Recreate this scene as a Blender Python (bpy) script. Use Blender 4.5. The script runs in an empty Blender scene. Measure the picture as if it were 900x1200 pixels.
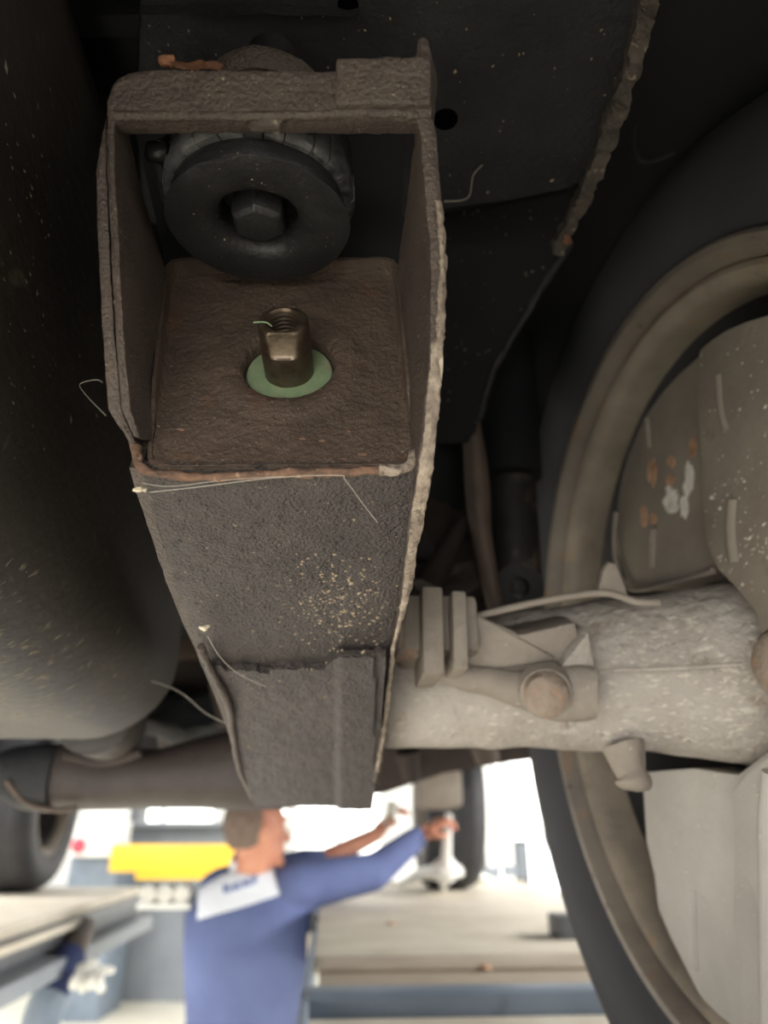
import bpy, bmesh, math, random
from mathutils import Vector as V, Matrix, noise
from mathutils.bvhtree import BVHTree
from mathutils.geometry import tessellate_polygon
random.seed(7)
S = bpy.context.scene
COL = S.collection
PI = math.pi
# ------------------------------------------------------------------ camera, world, lights, exposure
F = 870.0                                   # focal length in pixels of the 900x1200 frame
PITCH = math.radians(23.3)
cp, sp = math.cos(PITCH), math.sin(PITCH)
CAM = V((0, 0, 1.65))
cam_d = bpy.data.cameras.new('camera'); cam = bpy.data.objects.new('camera', cam_d); COL.objects.link(cam)
cam_d.sensor_fit = 'VERTICAL'; cam_d.sensor_height = 36; cam_d.lens = F / 1200 * 36
cam.location = CAM; cam.rotation_euler = (PI / 2 + PITCH, 0, 0)
cam_d.clip_start = 0.01; cam_d.clip_end = 100
cam_d.dof.use_dof = True; cam_d.dof.focus_distance = 0.285; cam_d.dof.aperture_fstop = 26.1 / 3.6
S.camera = cam
w = bpy.data.worlds.new('workshop_daylight'); S.world = w; w.use_nodes = True
w.node_tree.nodes['Background'].inputs[0].default_value = (1.0, 0.98, 0.95, 1)
w.node_tree.nodes['Background'].inputs[1].default_value = 1.1
S.view_settings.view_transform = 'Standard'; S.view_settings.look = 'None'
S.view_settings.exposure = 0.9; S.view_settings.gamma = 1; S.view_settings.use_curve_mapping = False


def area(name, loc, target, size, power, col=(1, 1, 1)):
    l = bpy.data.lights.new(name, 'AREA'); l.shape = 'RECTANGLE'; l.size, l.size_y = size; l.energy = power; l.color = col
    o = bpy.data.objects.new(name, l); COL.objects.link(o); o.location = loc
    o.rotation_euler = (V(target) - V(loc)).to_track_quat('-Z', 'Y').to_euler()


area('doorway_daylight', (-0.9, -3.2, 0.95), (0.1, 0.5, 1.75), (3.2, 1.6), 66, (1, 0.985, 0.965))
area('fill_light_left', (-4.2, 2.0, 3.6), (-.5, 2.3, 1.3), (2.6, 1.2), 190, (1, 0.98, 0.95))  # added fill from the left, brightens the mechanic and runways
area('fill_light_right', (4.2, 2.2, 3.3), (.1, 2.2, 1.4), (2.6, 1.2), 190, (1, 0.98, 0.95))  # matching added fill on the right side, not a known fixture


# ------------------------------------------------------------------ measuring helpers
def P(px, py, z):                            # frame pixel + distance along the view axis -> world point
    xr = (px - 450) / F * z; yu = (600 - py) / F * z
    return V((xr, z * cp - yu * sp, CAM.z + z * sp + yu * cp))


def C(xr, yu, z): return V((xr, z * cp - yu * sp, CAM.z + z * sp + yu * cp))


def CD(xr, yu, z): return V((xr, z * cp - yu * sp, z * sp + yu * cp))      # a direction


def RAY(px, py): return P(px, py, 1.0) - CAM


def G(px, py, Z):                            # where a sight line meets the level Z
    r = RAY(px, py); return CAM + r * ((Z - CAM.z) / r.z)


def ONP(px, py, p0, n):
    r = RAY(px, py); return CAM + r * ((p0 - CAM).dot(n) / r.dot(n))


# ------------------------------------------------------------------ objects
WL = {}


def tag(o, label=None, cat=None, group=None, kind=None):
    if label: o['label'] = label
    if cat: o['category'] = cat
    if group: o['group'] = group
    if kind: o['kind'] = kind
    return o


def thing(name, label, cat, loc, group=None):
    o = bpy.data.objects.new(name, None); COL.objects.link(o); o.empty_display_size = .02
    o.location = loc; WL[o] = V(loc); return tag(o, label, cat, group)


def mk(name, geo, mat, parent=None, smooth=True, bevel=0, label=None, seg=2):
    vs, fs = geo
    vs = [V(v) for v in vs]
    if parent is not None: base = WL[parent]
    else:
        base = sum(vs, V()) / len(vs); base.z = min(v.z for v in vs)
    me = bpy.data.meshes.new(name)
    me.from_pydata([v - base for v in vs], [], fs)
    bm = bmesh.new(); bm.from_mesh(me); bmesh.ops.recalc_face_normals(bm, faces=bm.faces)
    if bevel:
        es = [e for e in bm.edges if len(e.link_faces) == 2 and e.calc_face_angle(0) > math.radians(32)]
        bmesh.ops.bevel(bm, geom=es, offset=bevel, segments=seg, affect='EDGES', profile=.6)
    bm.to_mesh(me); bm.free()
    if smooth:
        me.polygons.foreach_set('use_smooth', [True] * len(me.polygons))
        try: me.set_sharp_from_angle(angle=math.radians(42))
        except Exception: pass
    o = bpy.data.objects.new(name, me); COL.objects.link(o)
    if mat: me.materials.append(mat)
    if parent is not None: o.parent = parent; WL[o] = base
    else: o.location = base; WL[o] = base
    if label: o['label'] = label
    return o


def join(*geos):
    vs, fs = [], []
    for v, f in geos:
        k = len(vs); vs += list(v); fs += [tuple(i + k for i in q) for q in f]
    return vs, fs


def rough(geo, amp, freq, seed=0):
    return [V(v) + noise.noise_vector(V(v) * freq + V((seed, seed * 2, 0))) * amp for v in geo[0]], geo[1]


def basis(d):
    d = V(d).normalized(); a = V((0, 0, 1)) if abs(d.z) < .9 else V((1, 0, 0))
    u = d.cross(a).normalized(); return u, d.cross(u).normalized(), d


def loft(rings, cap=True, closed=False):
    n = len(rings[0]); vs = [p for r in rings for p in r]; fs = []
    m = len(rings)
    for i in range(m if closed else m - 1):
        for j in range(n):
            a = i * n + j; b = i * n + (j + 1) % n; i2 = (i + 1) % m
            fs.append((a, b, i2 * n + (j + 1) % n, i2 * n + j))
    if cap and not closed:
        fs.append(tuple(range(n))); fs.append(tuple(range((m - 1) * n, m * n)))
    return vs, fs


def lathe(prof, org, axis, n=48, closed=False, a0=0, a1=2 * PI, ref=None):
    u, v, d = basis(axis); org = V(org)
    if ref is not None:
        u = (V(ref) - d * V(ref).dot(d)).normalized(); v = d.cross(u)
    full = abs(a1 - a0 - 2 * PI) < 1e-6
    k = n if full else n + 1
    rings = [[org + d * h + (u * math.cos(a0 + (a1 - a0) * j / n) + v * math.sin(a0 + (a1 - a0) * j / n)) * max(r, 1e-5) for j in range(k)] for r, h in prof]
    if full: return loft(rings, cap=True, closed=closed)
    m = len(rings); vs = [p for r in rings for p in r]; fs = []
    for i in range(m if closed else m - 1):
        for j in range(k - 1):
            i2 = (i + 1) % m
            fs.append((i * k + j, i * k + j + 1, i2 * k + j + 1, i2 * k + j))
    if closed:
        fs.append(tuple(i * k for i in range(m))); fs.append(tuple(i * k + k - 1 for i in range(m)))
    return vs, fs


def tube(pts, r, n=12, cap=True, sx=1.0):
    pts = [V(p) for p in pts]; rs = r if isinstance(r, (list, tuple)) else [r] * len(pts)
    rings = []; u = None
    for i, p in enumerate(pts):
        d = (pts[min(i + 1, len(pts) - 1)] - pts[max(i - 1, 0)]).normalized()
        if u is None: u = basis(d)[0]
        else: u = (u - d * u.dot(d)).normalized()
        v = d.cross(u)
        rings.append([p + (u * math.cos(2 * PI * j / n) * sx + v * math.sin(2 * PI * j / n)) * rs[i] for j in range(n)])
    return loft(rings, cap)


def spline(pts, k=6):
    pts = [V(p) for p in pts]; out = []
    for i in range(len(pts) - 1):
        p0 = pts[max(i - 1, 0)]; p1 = pts[i]; p2 = pts[i + 1]; p3 = pts[min(i + 2, len(pts) - 1)]
        for t in range(k):
            t /= k
            out.append(.5 * ((2 * p1) + (p2 - p0) * t + (2 * p0 - 5 * p1 + 4 * p2 - p3) * t * t + (3 * p1 - p0 - 3 * p2 + p3) * t ** 3))
    return out + [pts[-1]]


def box(c, s, ax=None):
    c = V(c); ax = ax or (V((1, 0, 0)), V((0, 1, 0)), V((0, 0, 1)))
    vs = [c + ax[0] * s[0] / 2 * i + ax[1] * s[1] / 2 * j + ax[2] * s[2] / 2 * k for i in (-1, 1) for j in (-1, 1) for k in (-1, 1)]
    return vs, [(0, 1, 3, 2), (4, 6, 7, 5), (0, 4, 5, 1), (2, 3, 7, 6), (0, 2, 6, 4), (1, 5, 7, 3)]


def span(lo, hi):
    return box([(a + b) / 2 for a, b in zip(lo, hi)], [b - a for a, b in zip(lo, hi)])


def prism(poly, off):                       # planar outline + thickness vector
    n = len(poly); off = V(off); vs = [V(p) for p in poly] + [V(p) + off for p in poly]
    tri = tessellate_polygon([[V(p) for p in poly]])
    fs = [tuple(t) for t in tri] + [tuple(i + n for i in reversed(t)) for t in tri]
    fs += [(i, (i + 1) % n, (i + 1) % n + n, i + n) for i in range(n)]
    return vs, fs


def dense(grid, k, l):                      # bilinear refinement of a control grid
    g = [[V(p) for p in r] for r in grid]
    def lerp_list(a, m):
        out = []
        for i in range(len(a) - 1):
            for t in range(m): out.append(a[i].lerp(a[i + 1], t / m))
        return out + [a[-1]]
    rows = [lerp_list(r, l) for r in g]
    cols = [lerp_list([r[j] for r in rows], k) for j in range(len(rows[0]))]
    return [[cols[j][i] for j in range(len(cols))] for i in range(len(cols[0]))]


def sheet(grid, thick, jit=0, freq=60, seed=0):     # a thick sheet, thick = offset vector or length along the normal
    m, n = len(grid), len(grid[0])
    g = [[V(p) for p in r] for r in grid]
    if isinstance(thick, (int, float)):
        nr = V()
        for i in range(m - 1):
            for j in range(n - 1): nr += (g[i + 1][j] - g[i][j]).cross(g[i][j + 1] - g[i][j])
        thick = nr.normalized() * thick
    vs = [p for r in g for p in r]; vs2 = [p + V(thick) for p in vs]
    if jit:
        vs = [p + noise.noise_vector(p * freq + V((seed, 0, 0))) * jit for p in vs]
        vs2 = [p + noise.noise_vector(p * freq + V((seed, 5, 0))) * jit for p in vs2]
    N = m * n; fs = []
    for i in range(m - 1):
        for j in range(n - 1):
            q = (i * n + j, i * n + j + 1, (i + 1) * n + j + 1, (i + 1) * n + j)
            fs.append(q); fs.append(tuple(a + N for a in reversed(q)))
    ring = [j for j in range(n)] + [i * n + n - 1 for i in range(1, m)] + [(m - 1) * n + j for j in range(n - 2, -1, -1)] + [i * n for i in range(m - 2, 0, -1)]
    for a, b in zip(ring, ring[1:] + ring[:1]): fs.append((a, b, b + N, a + N))
    return vs + vs2, fs


def interp(tab, x):                         # table of (x, a, b, ...) rows
    if x <= tab[0][0]: return tab[0][1:]
    for r, q in zip(tab, tab[1:]):
        if x <= q[0]:
            t = (x - r[0]) / (q[0] - r[0]); return [a + (b - a) * t for a, b in zip(r[1:], q[1:])]
    return tab[-1][1:]


def blob(c, s, sub=2, amp=.25, freq=None, seed=0):
    bm = bmesh.new(); bmesh.ops.create_icosphere(bm, subdivisions=sub, radius=1)
    s = V(s) if not isinstance(s, (int, float)) else V((s, s, s))
    vs = []
    for v in bm.verts:
        k = 1 + amp * noise.noise(v.co * 1.7 + V((seed, seed * 3.1, 0))) * 1.6
        vs.append(V(c) + V((v.co.x * s.x, v.co.y * s.y, v.co.z * s.z)) * k)
    fs = [tuple(v.index for v in f.verts) for f in bm.faces]; bm.free()
    return vs, fs


# ------------------------------------------------------------------ materials
def srgb(*c): return tuple(((x / 255 + .055) / 1.055) ** 2.4 if x > 10 else x / 255 / 12.92 for x in c) + (1,)


def mat(name, c1, c2=None, s=20, rough_=.6, metal=0, bump=0, bs=300, bd=.001, spots=(), spec=.5, coarse=0, coat=0):
    m = bpy.data.materials.new(name); m.use_nodes = True; nt = m.node_tree; N = nt.nodes; L = nt.links
    b = N['Principled BSDF']; b.inputs['Roughness'].default_value = rough_; b.inputs['Metallic'].default_value = metal
    b.inputs['Specular IOR Level'].default_value = spec
    if coat: b.inputs['Coat Weight'].default_value = coat
    tc = N.new('ShaderNodeTexCoord')
    def nz(scale, det=4, r=.6, dis=0):
        t = N.new('ShaderNodeTexNoise'); t.inputs['Scale'].default_value = scale; t.inputs['Detail'].default_value = det
        t.inputs['Roughness'].default_value = r; t.inputs['Distortion'].default_value = dis; L.new(tc.outputs['Object'], t.inputs['Vector']); return t.outputs['Fac']
    def ramp(src, lo, hi):
        r = N.new('ShaderNodeMapRange'); r.inputs[1].default_value = lo; r.inputs[2].default_value = hi; L.new(src, r.inputs[0]); return r.outputs[0]
    def mix(f, a, c):
        x = N.new('ShaderNodeMix'); x.data_type = 'RGBA'
        if isinstance(f, float): x.inputs['Factor'].default_value = f
        else: L.new(f, x.inputs['Factor'])
        for k, val in (('A', a), ('B', c)):
            i = [q for q in x.inputs if q.name == k and q.type == 'RGBA'][0]
            if isinstance(val, tuple): i.default_value = val
            else: L.new(val, i)
        return [q for q in x.outputs if q.type == 'RGBA'][0]
    col = c1
    if c2: col = mix(ramp(nz(s, 5), .35, .65), c1, c2)
    for (sc, lo, hi, cc, amt) in spots:
        mm = ramp(nz(sc, 3, .55, .3), lo, hi)
        k = N.new('ShaderNodeMath'); k.operation = 'MULTIPLY'; k.inputs[1].default_value = amt; L.new(mm, k.inputs[0])
        col = mix(k.outputs[0], col, cc)
    if isinstance(col, tuple): b.inputs['Base Color'].default_value = col
    else: L.new(col, b.inputs['Base Color'])
    if bump:
        h = nz(bs, 4, .55)
        if coarse:
            a = N.new('ShaderNodeMath'); a.operation = 'MULTIPLY_ADD'; a.inputs[1].default_value = coarse; L.new(nz(bs / 6, 2), a.inputs[0]); L.new(h, a.inputs[2]); h = a.outputs[0]
        bn = N.new('ShaderNodeBump'); bn.inputs['Strength'].default_value = bump; bn.inputs['Distance'].default_value = bd
        L.new(h, bn.inputs['Height']); L.new(bn.outputs[0], b.inputs['Normal'])
    return m


def emit(name, c, st):
    m = bpy.data.materials.new(name); m.use_nodes = True; b = m.node_tree.nodes['Principled BSDF']
    b.inputs['Base Color'].default_value = c; b.inputs['Emission Color'].default_value = c; b.inputs['Emission Strength'].default_value = st
    return m


DUST = srgb(150, 138, 120)
M = {}
M['undercoat'] = mat('undercoat_brown', srgb(72, 63, 58), srgb(88, 77, 70), 45, .52, 0, .8, 600, .002, [(700, .70, .76, DUST, .45), (55, .63, .75, srgb(98, 84, 74), .5)], .5, .6)
M['lower'] = mat('undercoat_lower', srgb(66, 60, 58), srgb(80, 72, 69), 30, .42, 0, 1, 700, .003, [(420, .70, .76, srgb(168, 150, 122), .5), (130, .69, .75, srgb(150, 135, 112), .5)], .5, .8)
M['endplate'] = mat('rusty_plate', srgb(82, 70, 62), srgb(96, 81, 70), 60, .62, 0, .8, 420, .002, [(75, .62, .74, srgb(112, 80, 62), .5), (650, .70, .75, DUST, .55)], .4, .5)
M['edge'] = mat('scaly_edge', srgb(128, 115, 103), srgb(172, 158, 142), 160, .7, 0, 1, 260, .0025, [(320, .60, .68, srgb(70, 60, 54), .7)], .4, .7)
M['flange'] = mat('ragged_flange_grey', srgb(60, 55, 51), srgb(88, 80, 73), 90, .7, 0, 1, 240, .002, [(200, .62, .7, srgb(150, 138, 122), .7)], .3, .7)
M['rust'] = mat('orange_rust', srgb(136, 106, 88), srgb(92, 76, 67), 130, .85, 0, .8, 400, .0015, [(300, .62, .7, srgb(190, 160, 135), .6)], .2)
M['flake'] = mat('bark_flake', srgb(142, 96, 66), srgb(90, 62, 46), 120, .8, 0, .8, 300, .001)
M['rubber'] = mat('black_rubber', srgb(30, 30, 31), srgb(42, 42, 43), 60, .42, 0, .5, 500, .0008, [(600, .72, .77, DUST, .5)], .5)
M['rubber_old'] = mat('cracked_rubber', srgb(66, 66, 67), srgb(100, 100, 100), 110, .6, 0, .6, 300, .0012, [(90, .55, .62, srgb(36, 36, 37), .8)], .4)
M['steel'] = mat('oily_steel', srgb(116, 104, 90), srgb(86, 74, 62), 150, .36, .8, .25, 500, .0006, [(160, .6, .75, srgb(100, 66, 45), .6)])
M['green'] = mat('green_washer', srgb(128, 152, 116), srgb(146, 160, 126), 160, .5, .1, .3, 400, .0006, [(110, .58, .72, srgb(128, 104, 76), .55), (800, .72, .76, srgb(200, 200, 170), .6)])
M['black'] = mat('black_underseal', srgb(32, 33, 35), srgb(46, 46, 48), 20, .6, 0, .7, 260, .0015, [(500, .72, .77, srgb(120, 118, 112), .5)], .35, .8)
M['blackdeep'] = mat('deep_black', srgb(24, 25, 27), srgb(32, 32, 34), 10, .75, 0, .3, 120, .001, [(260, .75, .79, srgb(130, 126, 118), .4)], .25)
M['tank'] = mat('tank_plastic', srgb(58, 54, 50), srgb(70, 65, 60), 9, .5, 0, .5, 140, .0012, [(45, .66, .74, srgb(128, 117, 100), .45), (240, .71, .76, DUST, .6)], .45, .7)
M['beam'] = mat('brown_beam', srgb(52, 44, 41), srgb(64, 55, 51), 25, .55, 0, .4, 200, .001, [], .4)
M['axle'] = mat('dusty_cast_steel', srgb(164, 155, 145), srgb(180, 173, 164), 26, .7, 0, 1, 170, .003, [(150, .58, .72, srgb(208, 201, 190), .45), (60, .64, .72, srgb(134, 112, 94), .5)], .35, .8)
M['cast'] = mat('cast_grey', srgb(138, 128, 117), srgb(154, 145, 134), 24, .72, 0, .6, 220, .0016, [(210, .68, .74, srgb(205, 198, 186), .55), (50, .66, .76, srgb(120, 98, 80), .5)], .35, .6)
M['shield'] = mat('dusty_shield_lit', srgb(170, 165, 158), srgb(182, 177, 170), 16, .75, 0, .5, 150, .0012, [(260, .71, .76, srgb(220, 216, 208), .6)], .3, .6)  # lighter shield copy; the stronger light low down is in its colour
M['shield_shaded'] = mat('dusty_shield_shaded', srgb(128, 119, 109), srgb(142, 133, 122), 20, .75, 0, .4, 180, .001, [(38, .66, .76, srgb(108, 84, 66), .5)], .3, .5)  # darker shield copy; the weaker light higher up is in its colour
M['tyre'] = mat('tyre_rubber', srgb(52, 52, 55), srgb(60, 60, 63), 14, .62, 0, .15, 90, .0006, [], .4)
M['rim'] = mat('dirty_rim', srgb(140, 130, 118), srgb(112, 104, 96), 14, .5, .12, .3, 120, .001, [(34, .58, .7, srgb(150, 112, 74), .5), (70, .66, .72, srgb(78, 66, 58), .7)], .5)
M['rim_lit'] = mat('rim_ridge', srgb(160, 148, 131), srgb(124, 115, 104), 14, .45, .1, .3, 120, .001, [(34, .6, .72, srgb(160, 126, 88), .5), (60, .64, .74, srgb(108, 96, 84), .5)], .5)  # paler rim tone; the lit flank of the barrel is put into the colour
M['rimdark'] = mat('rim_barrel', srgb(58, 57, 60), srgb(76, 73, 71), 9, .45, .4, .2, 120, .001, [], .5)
M['rustbrown'] = mat('rusty_bolt', srgb(158, 143, 129), srgb(140, 124, 111), 90, .8, 0, .8, 200, .002, [(90, .58, .68, srgb(190, 140, 105), .6)], .3)
M['white_corr'] = mat('white_corrosion', srgb(236, 232, 226), srgb(196, 188, 178), 120, .6, 0, .8, 200, .001)
M['tan_corr'] = mat('tan_corrosion', srgb(196, 156, 126), srgb(150, 116, 92), 120, .8, 0, .8, 200, .001)
M['murk'] = mat('murky_brown', srgb(46, 38, 35), srgb(60, 51, 46), 30, .7, 0, .5, 120, .002, [], .3)
M['strut'] = mat('dull_strut', srgb(96, 82, 72), srgb(74, 64, 58), 30, .6, 0, .4, 140, .002, [], .3)
M['grit'] = mat('pale_grit', srgb(158, 142, 118), srgb(120, 106, 90), 200, .8)
M['scrape'] = mat('pale_scrape', srgb(132, 122, 108), srgb(108, 98, 86), 200, .7)
M['fleck'] = mat('light_fleck', srgb(205, 198, 186), srgb(180, 170, 156), 200, .6)
M['shock'] = mat('grimy_shock', srgb(30, 28, 27), srgb(44, 40, 37), 30, .6, 0, .5, 120, .002, [(38, .56, .68, srgb(104, 92, 78), .7)], .3)
M['hole'] = mat('hole_black', srgb(5, 5, 6), None, rough_=1, spec=0)
M['web'] = mat('cobweb_silk', srgb(190, 184, 172), None, rough_=.7)
M['chip'] = mat('pale_chip', srgb(225, 215, 195), srgb(200, 185, 150), 200, .7)
M['cream'] = mat('runway_cream', srgb(214, 206, 190), srgb(196, 186, 168), 6, .6, 0, .2, 30, .004, [(9, .6, .75, srgb(170, 158, 140), .5)], .4)
M['taupe'] = mat('runway_worn', srgb(176, 162, 144), srgb(160, 147, 130), 9, .6, 0, .2, 40, .003, [], .4)
M['bluegrey'] = mat('bluegrey_steel', srgb(118, 130, 144), srgb(104, 116, 130), 6, .5, 0, 0, spots=[(18, .62, .7, srgb(84, 92, 104), .6)])
M['darkgrey'] = mat('dark_grey_steel', srgb(84, 86, 90), srgb(100, 102, 106), 5, .5)
M['midgrey'] = mat('mid_grey_paint', srgb(122, 128, 136), srgb(132, 138, 145), 4, .55)
M['wallgrey'] = mat('grey_wall_paint', srgb(112, 118, 126), srgb(122, 128, 135), 1, .6)
M['wallwhite'] = mat('white_wall_paint', srgb(226, 226, 222), srgb(236, 236, 232), 1, .7)
M['floor'] = mat('cream_floor_paint', srgb(232, 228, 212), srgb(222, 217, 200), .6, .35, 0, 0, spots=[(1.2, .62, .72, srgb(206, 200, 184), .5)])
M['yellow'] = mat('yellow_paint', srgb(224, 180, 38), srgb(214, 168, 32), 3, .45)
M['white'] = mat('white_paint', srgb(238, 238, 234), srgb(228, 228, 222), 4, .5)
M['red'] = mat('red_plastic', srgb(226, 62, 82), None, rough_=.4)
M['skin'] = mat('skin', srgb(206, 148, 120), srgb(196, 132, 108), 20, .5, spec=.4)
M['ear'] = mat('flushed_skin', srgb(222, 136, 118), None, rough_=.5)
M['hair'] = mat('short_brown_hair', srgb(104, 88, 78), srgb(126, 108, 96), 60, .8, 0, .6, 300, .002)
M['blue'] = mat('blue_workwear', srgb(90, 100, 140), srgb(98, 109, 150), 6, .8, 0, .4, 30, .006, [], .2)
M['navy'] = mat('navy_workwear', srgb(42, 52, 88), None, rough_=.85)
M['yoke'] = mat('white_yoke', srgb(226, 230, 236), srgb(218, 222, 230), 8, .8)
M['print'] = mat('blue_print', srgb(58, 92, 168), None, rough_=.7)
M['shoe'] = mat('black_shoe', srgb(38, 38, 40), None, rough_=.5)
M['glove'] = mat('white_glove', srgb(226, 224, 216), srgb(205, 203, 196), 40, .8)
M['window'] = emit('bright_window', (1, 1, .97, 1), 1.5)

# ------------------------------------------------------------------ the workshop
def struct(name, geo, m, **k): return tag(mk(name, geo, m, **k), kind='structure')


struct('floor', span((-9, -6, -.1), (9, 12, 0)), M['floor'], smooth=False)
wb = struct('wall_back', span((-9, 11.6, 0), (9, 11.8, 6)), M['wallwhite'], smooth=False)
struct('trim_1', span((-9, 11.5, 0), (.7, 11.6, .95)), M['wallgrey'], smooth=False)


def window(n, x0, x1, z0, z1, mull):
    w_ = struct('window_%d' % n, join(span((x0 - .06, 11.5, z0 - .06), (x0, 11.62, z1 + .06)), span((x1, 11.5, z0 - .06), (x1 + .06, 11.62, z1 + .06)),
                                      span((x0, 11.5, z0 - .06), (x1, 11.62, z0)), span((x0, 11.5, z1), (x1, 11.62, z1 + .06))), M['white'], smooth=False)
    for k in range(mull):
        a = x0 + (x1 - x0) * k / mull; b = x0 + (x1 - x0) * (k + 1) / mull
        mk('pane', span((a + .02, 11.55, z0), (b - .02, 11.57, z1)), M['window'], w_, smooth=False)
        if k: mk('mullion', span((a - .02, 11.52, z0), (a + .02, 11.6, z1)), M['midgrey'], w_, smooth=False)


window(1, -3.9, -2.45, 1.72, 2.15, 2)
window(2, -1.9, -1.4, 1.75, 2.3, 1)
window(3, -1.25, -.05, 1.05, 2.5, 2)
window(4, .95, 3.6, .08, 3.0, 4)

# ------------------------------------------------------------------ the lift runways (car axis D)
D = V((-.0685, .9977, 0)).normalized(); R = V((D.y, -D.x, 0)); UP = V((0, 0, 1))
RZ = 1.435
a = G(375, 1060, RZ)                        # inner edge of the right runway
def rp(o, x, y, z): return o + R * x + D * y + UP * (z - o.z)
RW = (G(632, 1040, RZ) - a).dot(R)
far = (G(520, 1036, RZ) - a).dot(D); y_bar = (G(400, 1163, RZ) - a).dot(D); y_brown = (G(400, 1120, RZ) - a).dot(D)
rr = thing('lift_runway', 'cream topped right runway of the car lift in front of the mechanic', 'lift', rp(a, .25, far / 2, RZ - .16), 'runways of the car lift')
def slab(o, x0, x1, y0, y1, z0, z1): return box(rp(o, (x0 + x1) / 2, (y0 + y1) / 2, (z0 + z1) / 2), (x1 - x0, y1 - y0, z1 - z0), (R, D, UP))
mk('deck', slab(a, 0, RW, y_brown, far, RZ - .03, RZ), M['cream'], rr, bevel=.004)
mk('slip_plate', slab(a, .012, RW - .05, y_bar + .03, y_brown - .012, RZ - .03, RZ - .004), M['taupe'], rr, bevel=.003)
mk('slip_plate', slab(a, .012, RW - .05, y_bar + .03 + (y_brown - y_bar) * .45, y_brown - .014, RZ - .004, RZ + .002), M['taupe'], rr, bevel=.002)
mk('cross_bar', slab(a, -.006, RW, y_bar - .05, y_bar + .02, RZ - .09, RZ + .006), M['bluegrey'], rr, bevel=.004)
mk('deck', slab(a, 0, RW, -3.4, y_bar - .06, RZ - .05, RZ - .02), M['cream'], rr, bevel=.004)
mk('side_rail', slab(a, -.012, 0, -3.4, far, RZ - .16, RZ), M['bluegrey'], rr, bevel=.002)
mk('side_rail', slab(a, RW, RW + .012, -3.4, far, RZ - .16, RZ), M['bluegrey'], rr, bevel=.002)
mk('end_lip', slab(a, 0, RW, far, far + .02, RZ - .1, RZ + .01), M['cream'], rr, bevel=.003)
for (x, y) in ((458, 1083), (568, 1135)):
    q = G(x, y, RZ); mk('screw_head', lathe([(0, .006), (.008, .006), (.012, .0)], q, UP, 12), M['tan_corr'], rr)
q = G(668, 1098, RZ)
mk('wheel_stop', box(q + UP * .02, (.07, .10, .05), (R, D, UP)), M['darkgrey'], rr, bevel=.005)

# left runway
b = G(0, 1088, RZ)
yl = (G(168, 1039, RZ) - b).dot(D)
lr = thing('lift_runway', 'cream topped left runway of the car lift under the far left wheel', 'lift', rp(b, -.3, 0, RZ - .2), 'runways of the car lift')
mk('deck', slab(b, -.62, 0, -3.2, yl, RZ - .03, RZ), M['cream'], lr, bevel=.004)
mk('side_rail', slab(b, -.012, .008, -3.2, yl, RZ - .09, RZ - .03), M['darkgrey'], lr, bevel=.003)
mk('edge_strip', slab(b, -.005, .03, -1.2, .6, RZ - .055, RZ - .035), M['cream'], lr, bevel=.004)
mk('lower_flange', slab(b, -.04, .06, -3.2, yl, RZ - .155, RZ - .11), M['midgrey'], lr, bevel=.004)
mk('side_rail', slab(b, -.03, -.012, -3.2, yl, RZ - .11, RZ - .09), M['darkgrey'], lr, bevel=.003)
ch = thing('roller_chock', 'white ribbed roller chock on the left runway edge', 'chock', G(195, 1066, RZ))
cc = G(195, 1064, RZ)
mk('base_plate', box(cc + UP * .008, (.16, .1, .016), (R, D, UP)), M['white'], ch, bevel=.003)
for k in range(3):
    c0 = cc + R * (-.05 + .05 * k) + UP * .042
    mk('roller', lathe([(0, -.05), (.022, -.05), (.026, -.045), (.026, .045), (.022, .05), (0, .05)], c0, D, 16), M['glove'], ch)

# ------------------------------------------------------------------ back of the workshop, left
def prop(name, label, cat, parts, z0=0, group=None):
    allv = [V(v) for g in parts for v in g[1][0]]
    c = sum(allv, V()) / len(allv); c.z = min(v.z for v in allv)
    t = thing(name, label, cat, c, group)
    for nm, g, m_ in parts: mk(nm, g, m_, t, bevel=.006)
    return t


def fl(px0, px1, py0, py1, z, dz, zz=None):           # box seen between pixel limits at a distance, dz deep
    p0 = P(px0, py1, z); p1 = P(px1, py0, z)
    return span((min(p0.x, p1.x), p0.y, p0.z if zz is None else zz), (max(p0.x, p1.x), p0.y + dz, p1.z))


prop('yellow_lift_arm', 'yellow lift beam standing across behind the mechanic', 'beam',
     [('beam', fl(127, 272, 990, 1022, 7.0, .35), M['yellow']), ('lower_box', fl(158, 268, 1018, 1031, 7.0, .35), M['yellow']),
      ('post', fl(240, 262, 1028, 1060, 7.05, .2, 0), M['midgrey'])])
prop('grey_cabinet', 'long grey cabinet behind the yellow beam', 'cabinet',
     [('body', fl(122, 275, 966, 1060, 8.2, .5, 0), M['midgrey']), ('worktop', fl(120, 277, 963, 968, 8.15, .6), M['midgrey'])])
prop('wheel_balancer', 'white wheel balancer with a round red button at far left', 'machine',
     [('hood', fl(96, 131, 946, 978, 7.6, .5), M['white']), ('body', fl(80, 128, 962, 1004, 7.4, .6), M['white']),
      ('plinth', fl(76, 132, 1003, 1052, 7.4, .7, 0), M['bluegrey']),
      ('red_button', lathe([(0, .03), (.05, .03), (.075, .0)], P(92, 991, 7.39), (0, -1, 0), 20), M['red'])])
prop('tool_chest', 'low grey chest standing at the foot of the back wall', 'chest',
     [('body', fl(118, 176, 1064, 1128, 9.4, .5, 0), M['wallgrey']), ('drawer', fl(122, 160, 1068, 1088, 9.37, .03), M['midgrey']), ('handle', fl(163, 170, 1070, 1086, 9.35, .04), M['white'])])
prop('dark_locker', 'dark grey locker beside the long white window', 'locker',
     [('body', fl(131, 161, 940, 966, 9.2, .4, 0), M['darkgrey']), ('door', fl(134, 158, 944, 990, 9.17, .03), M['darkgrey'])])
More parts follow.
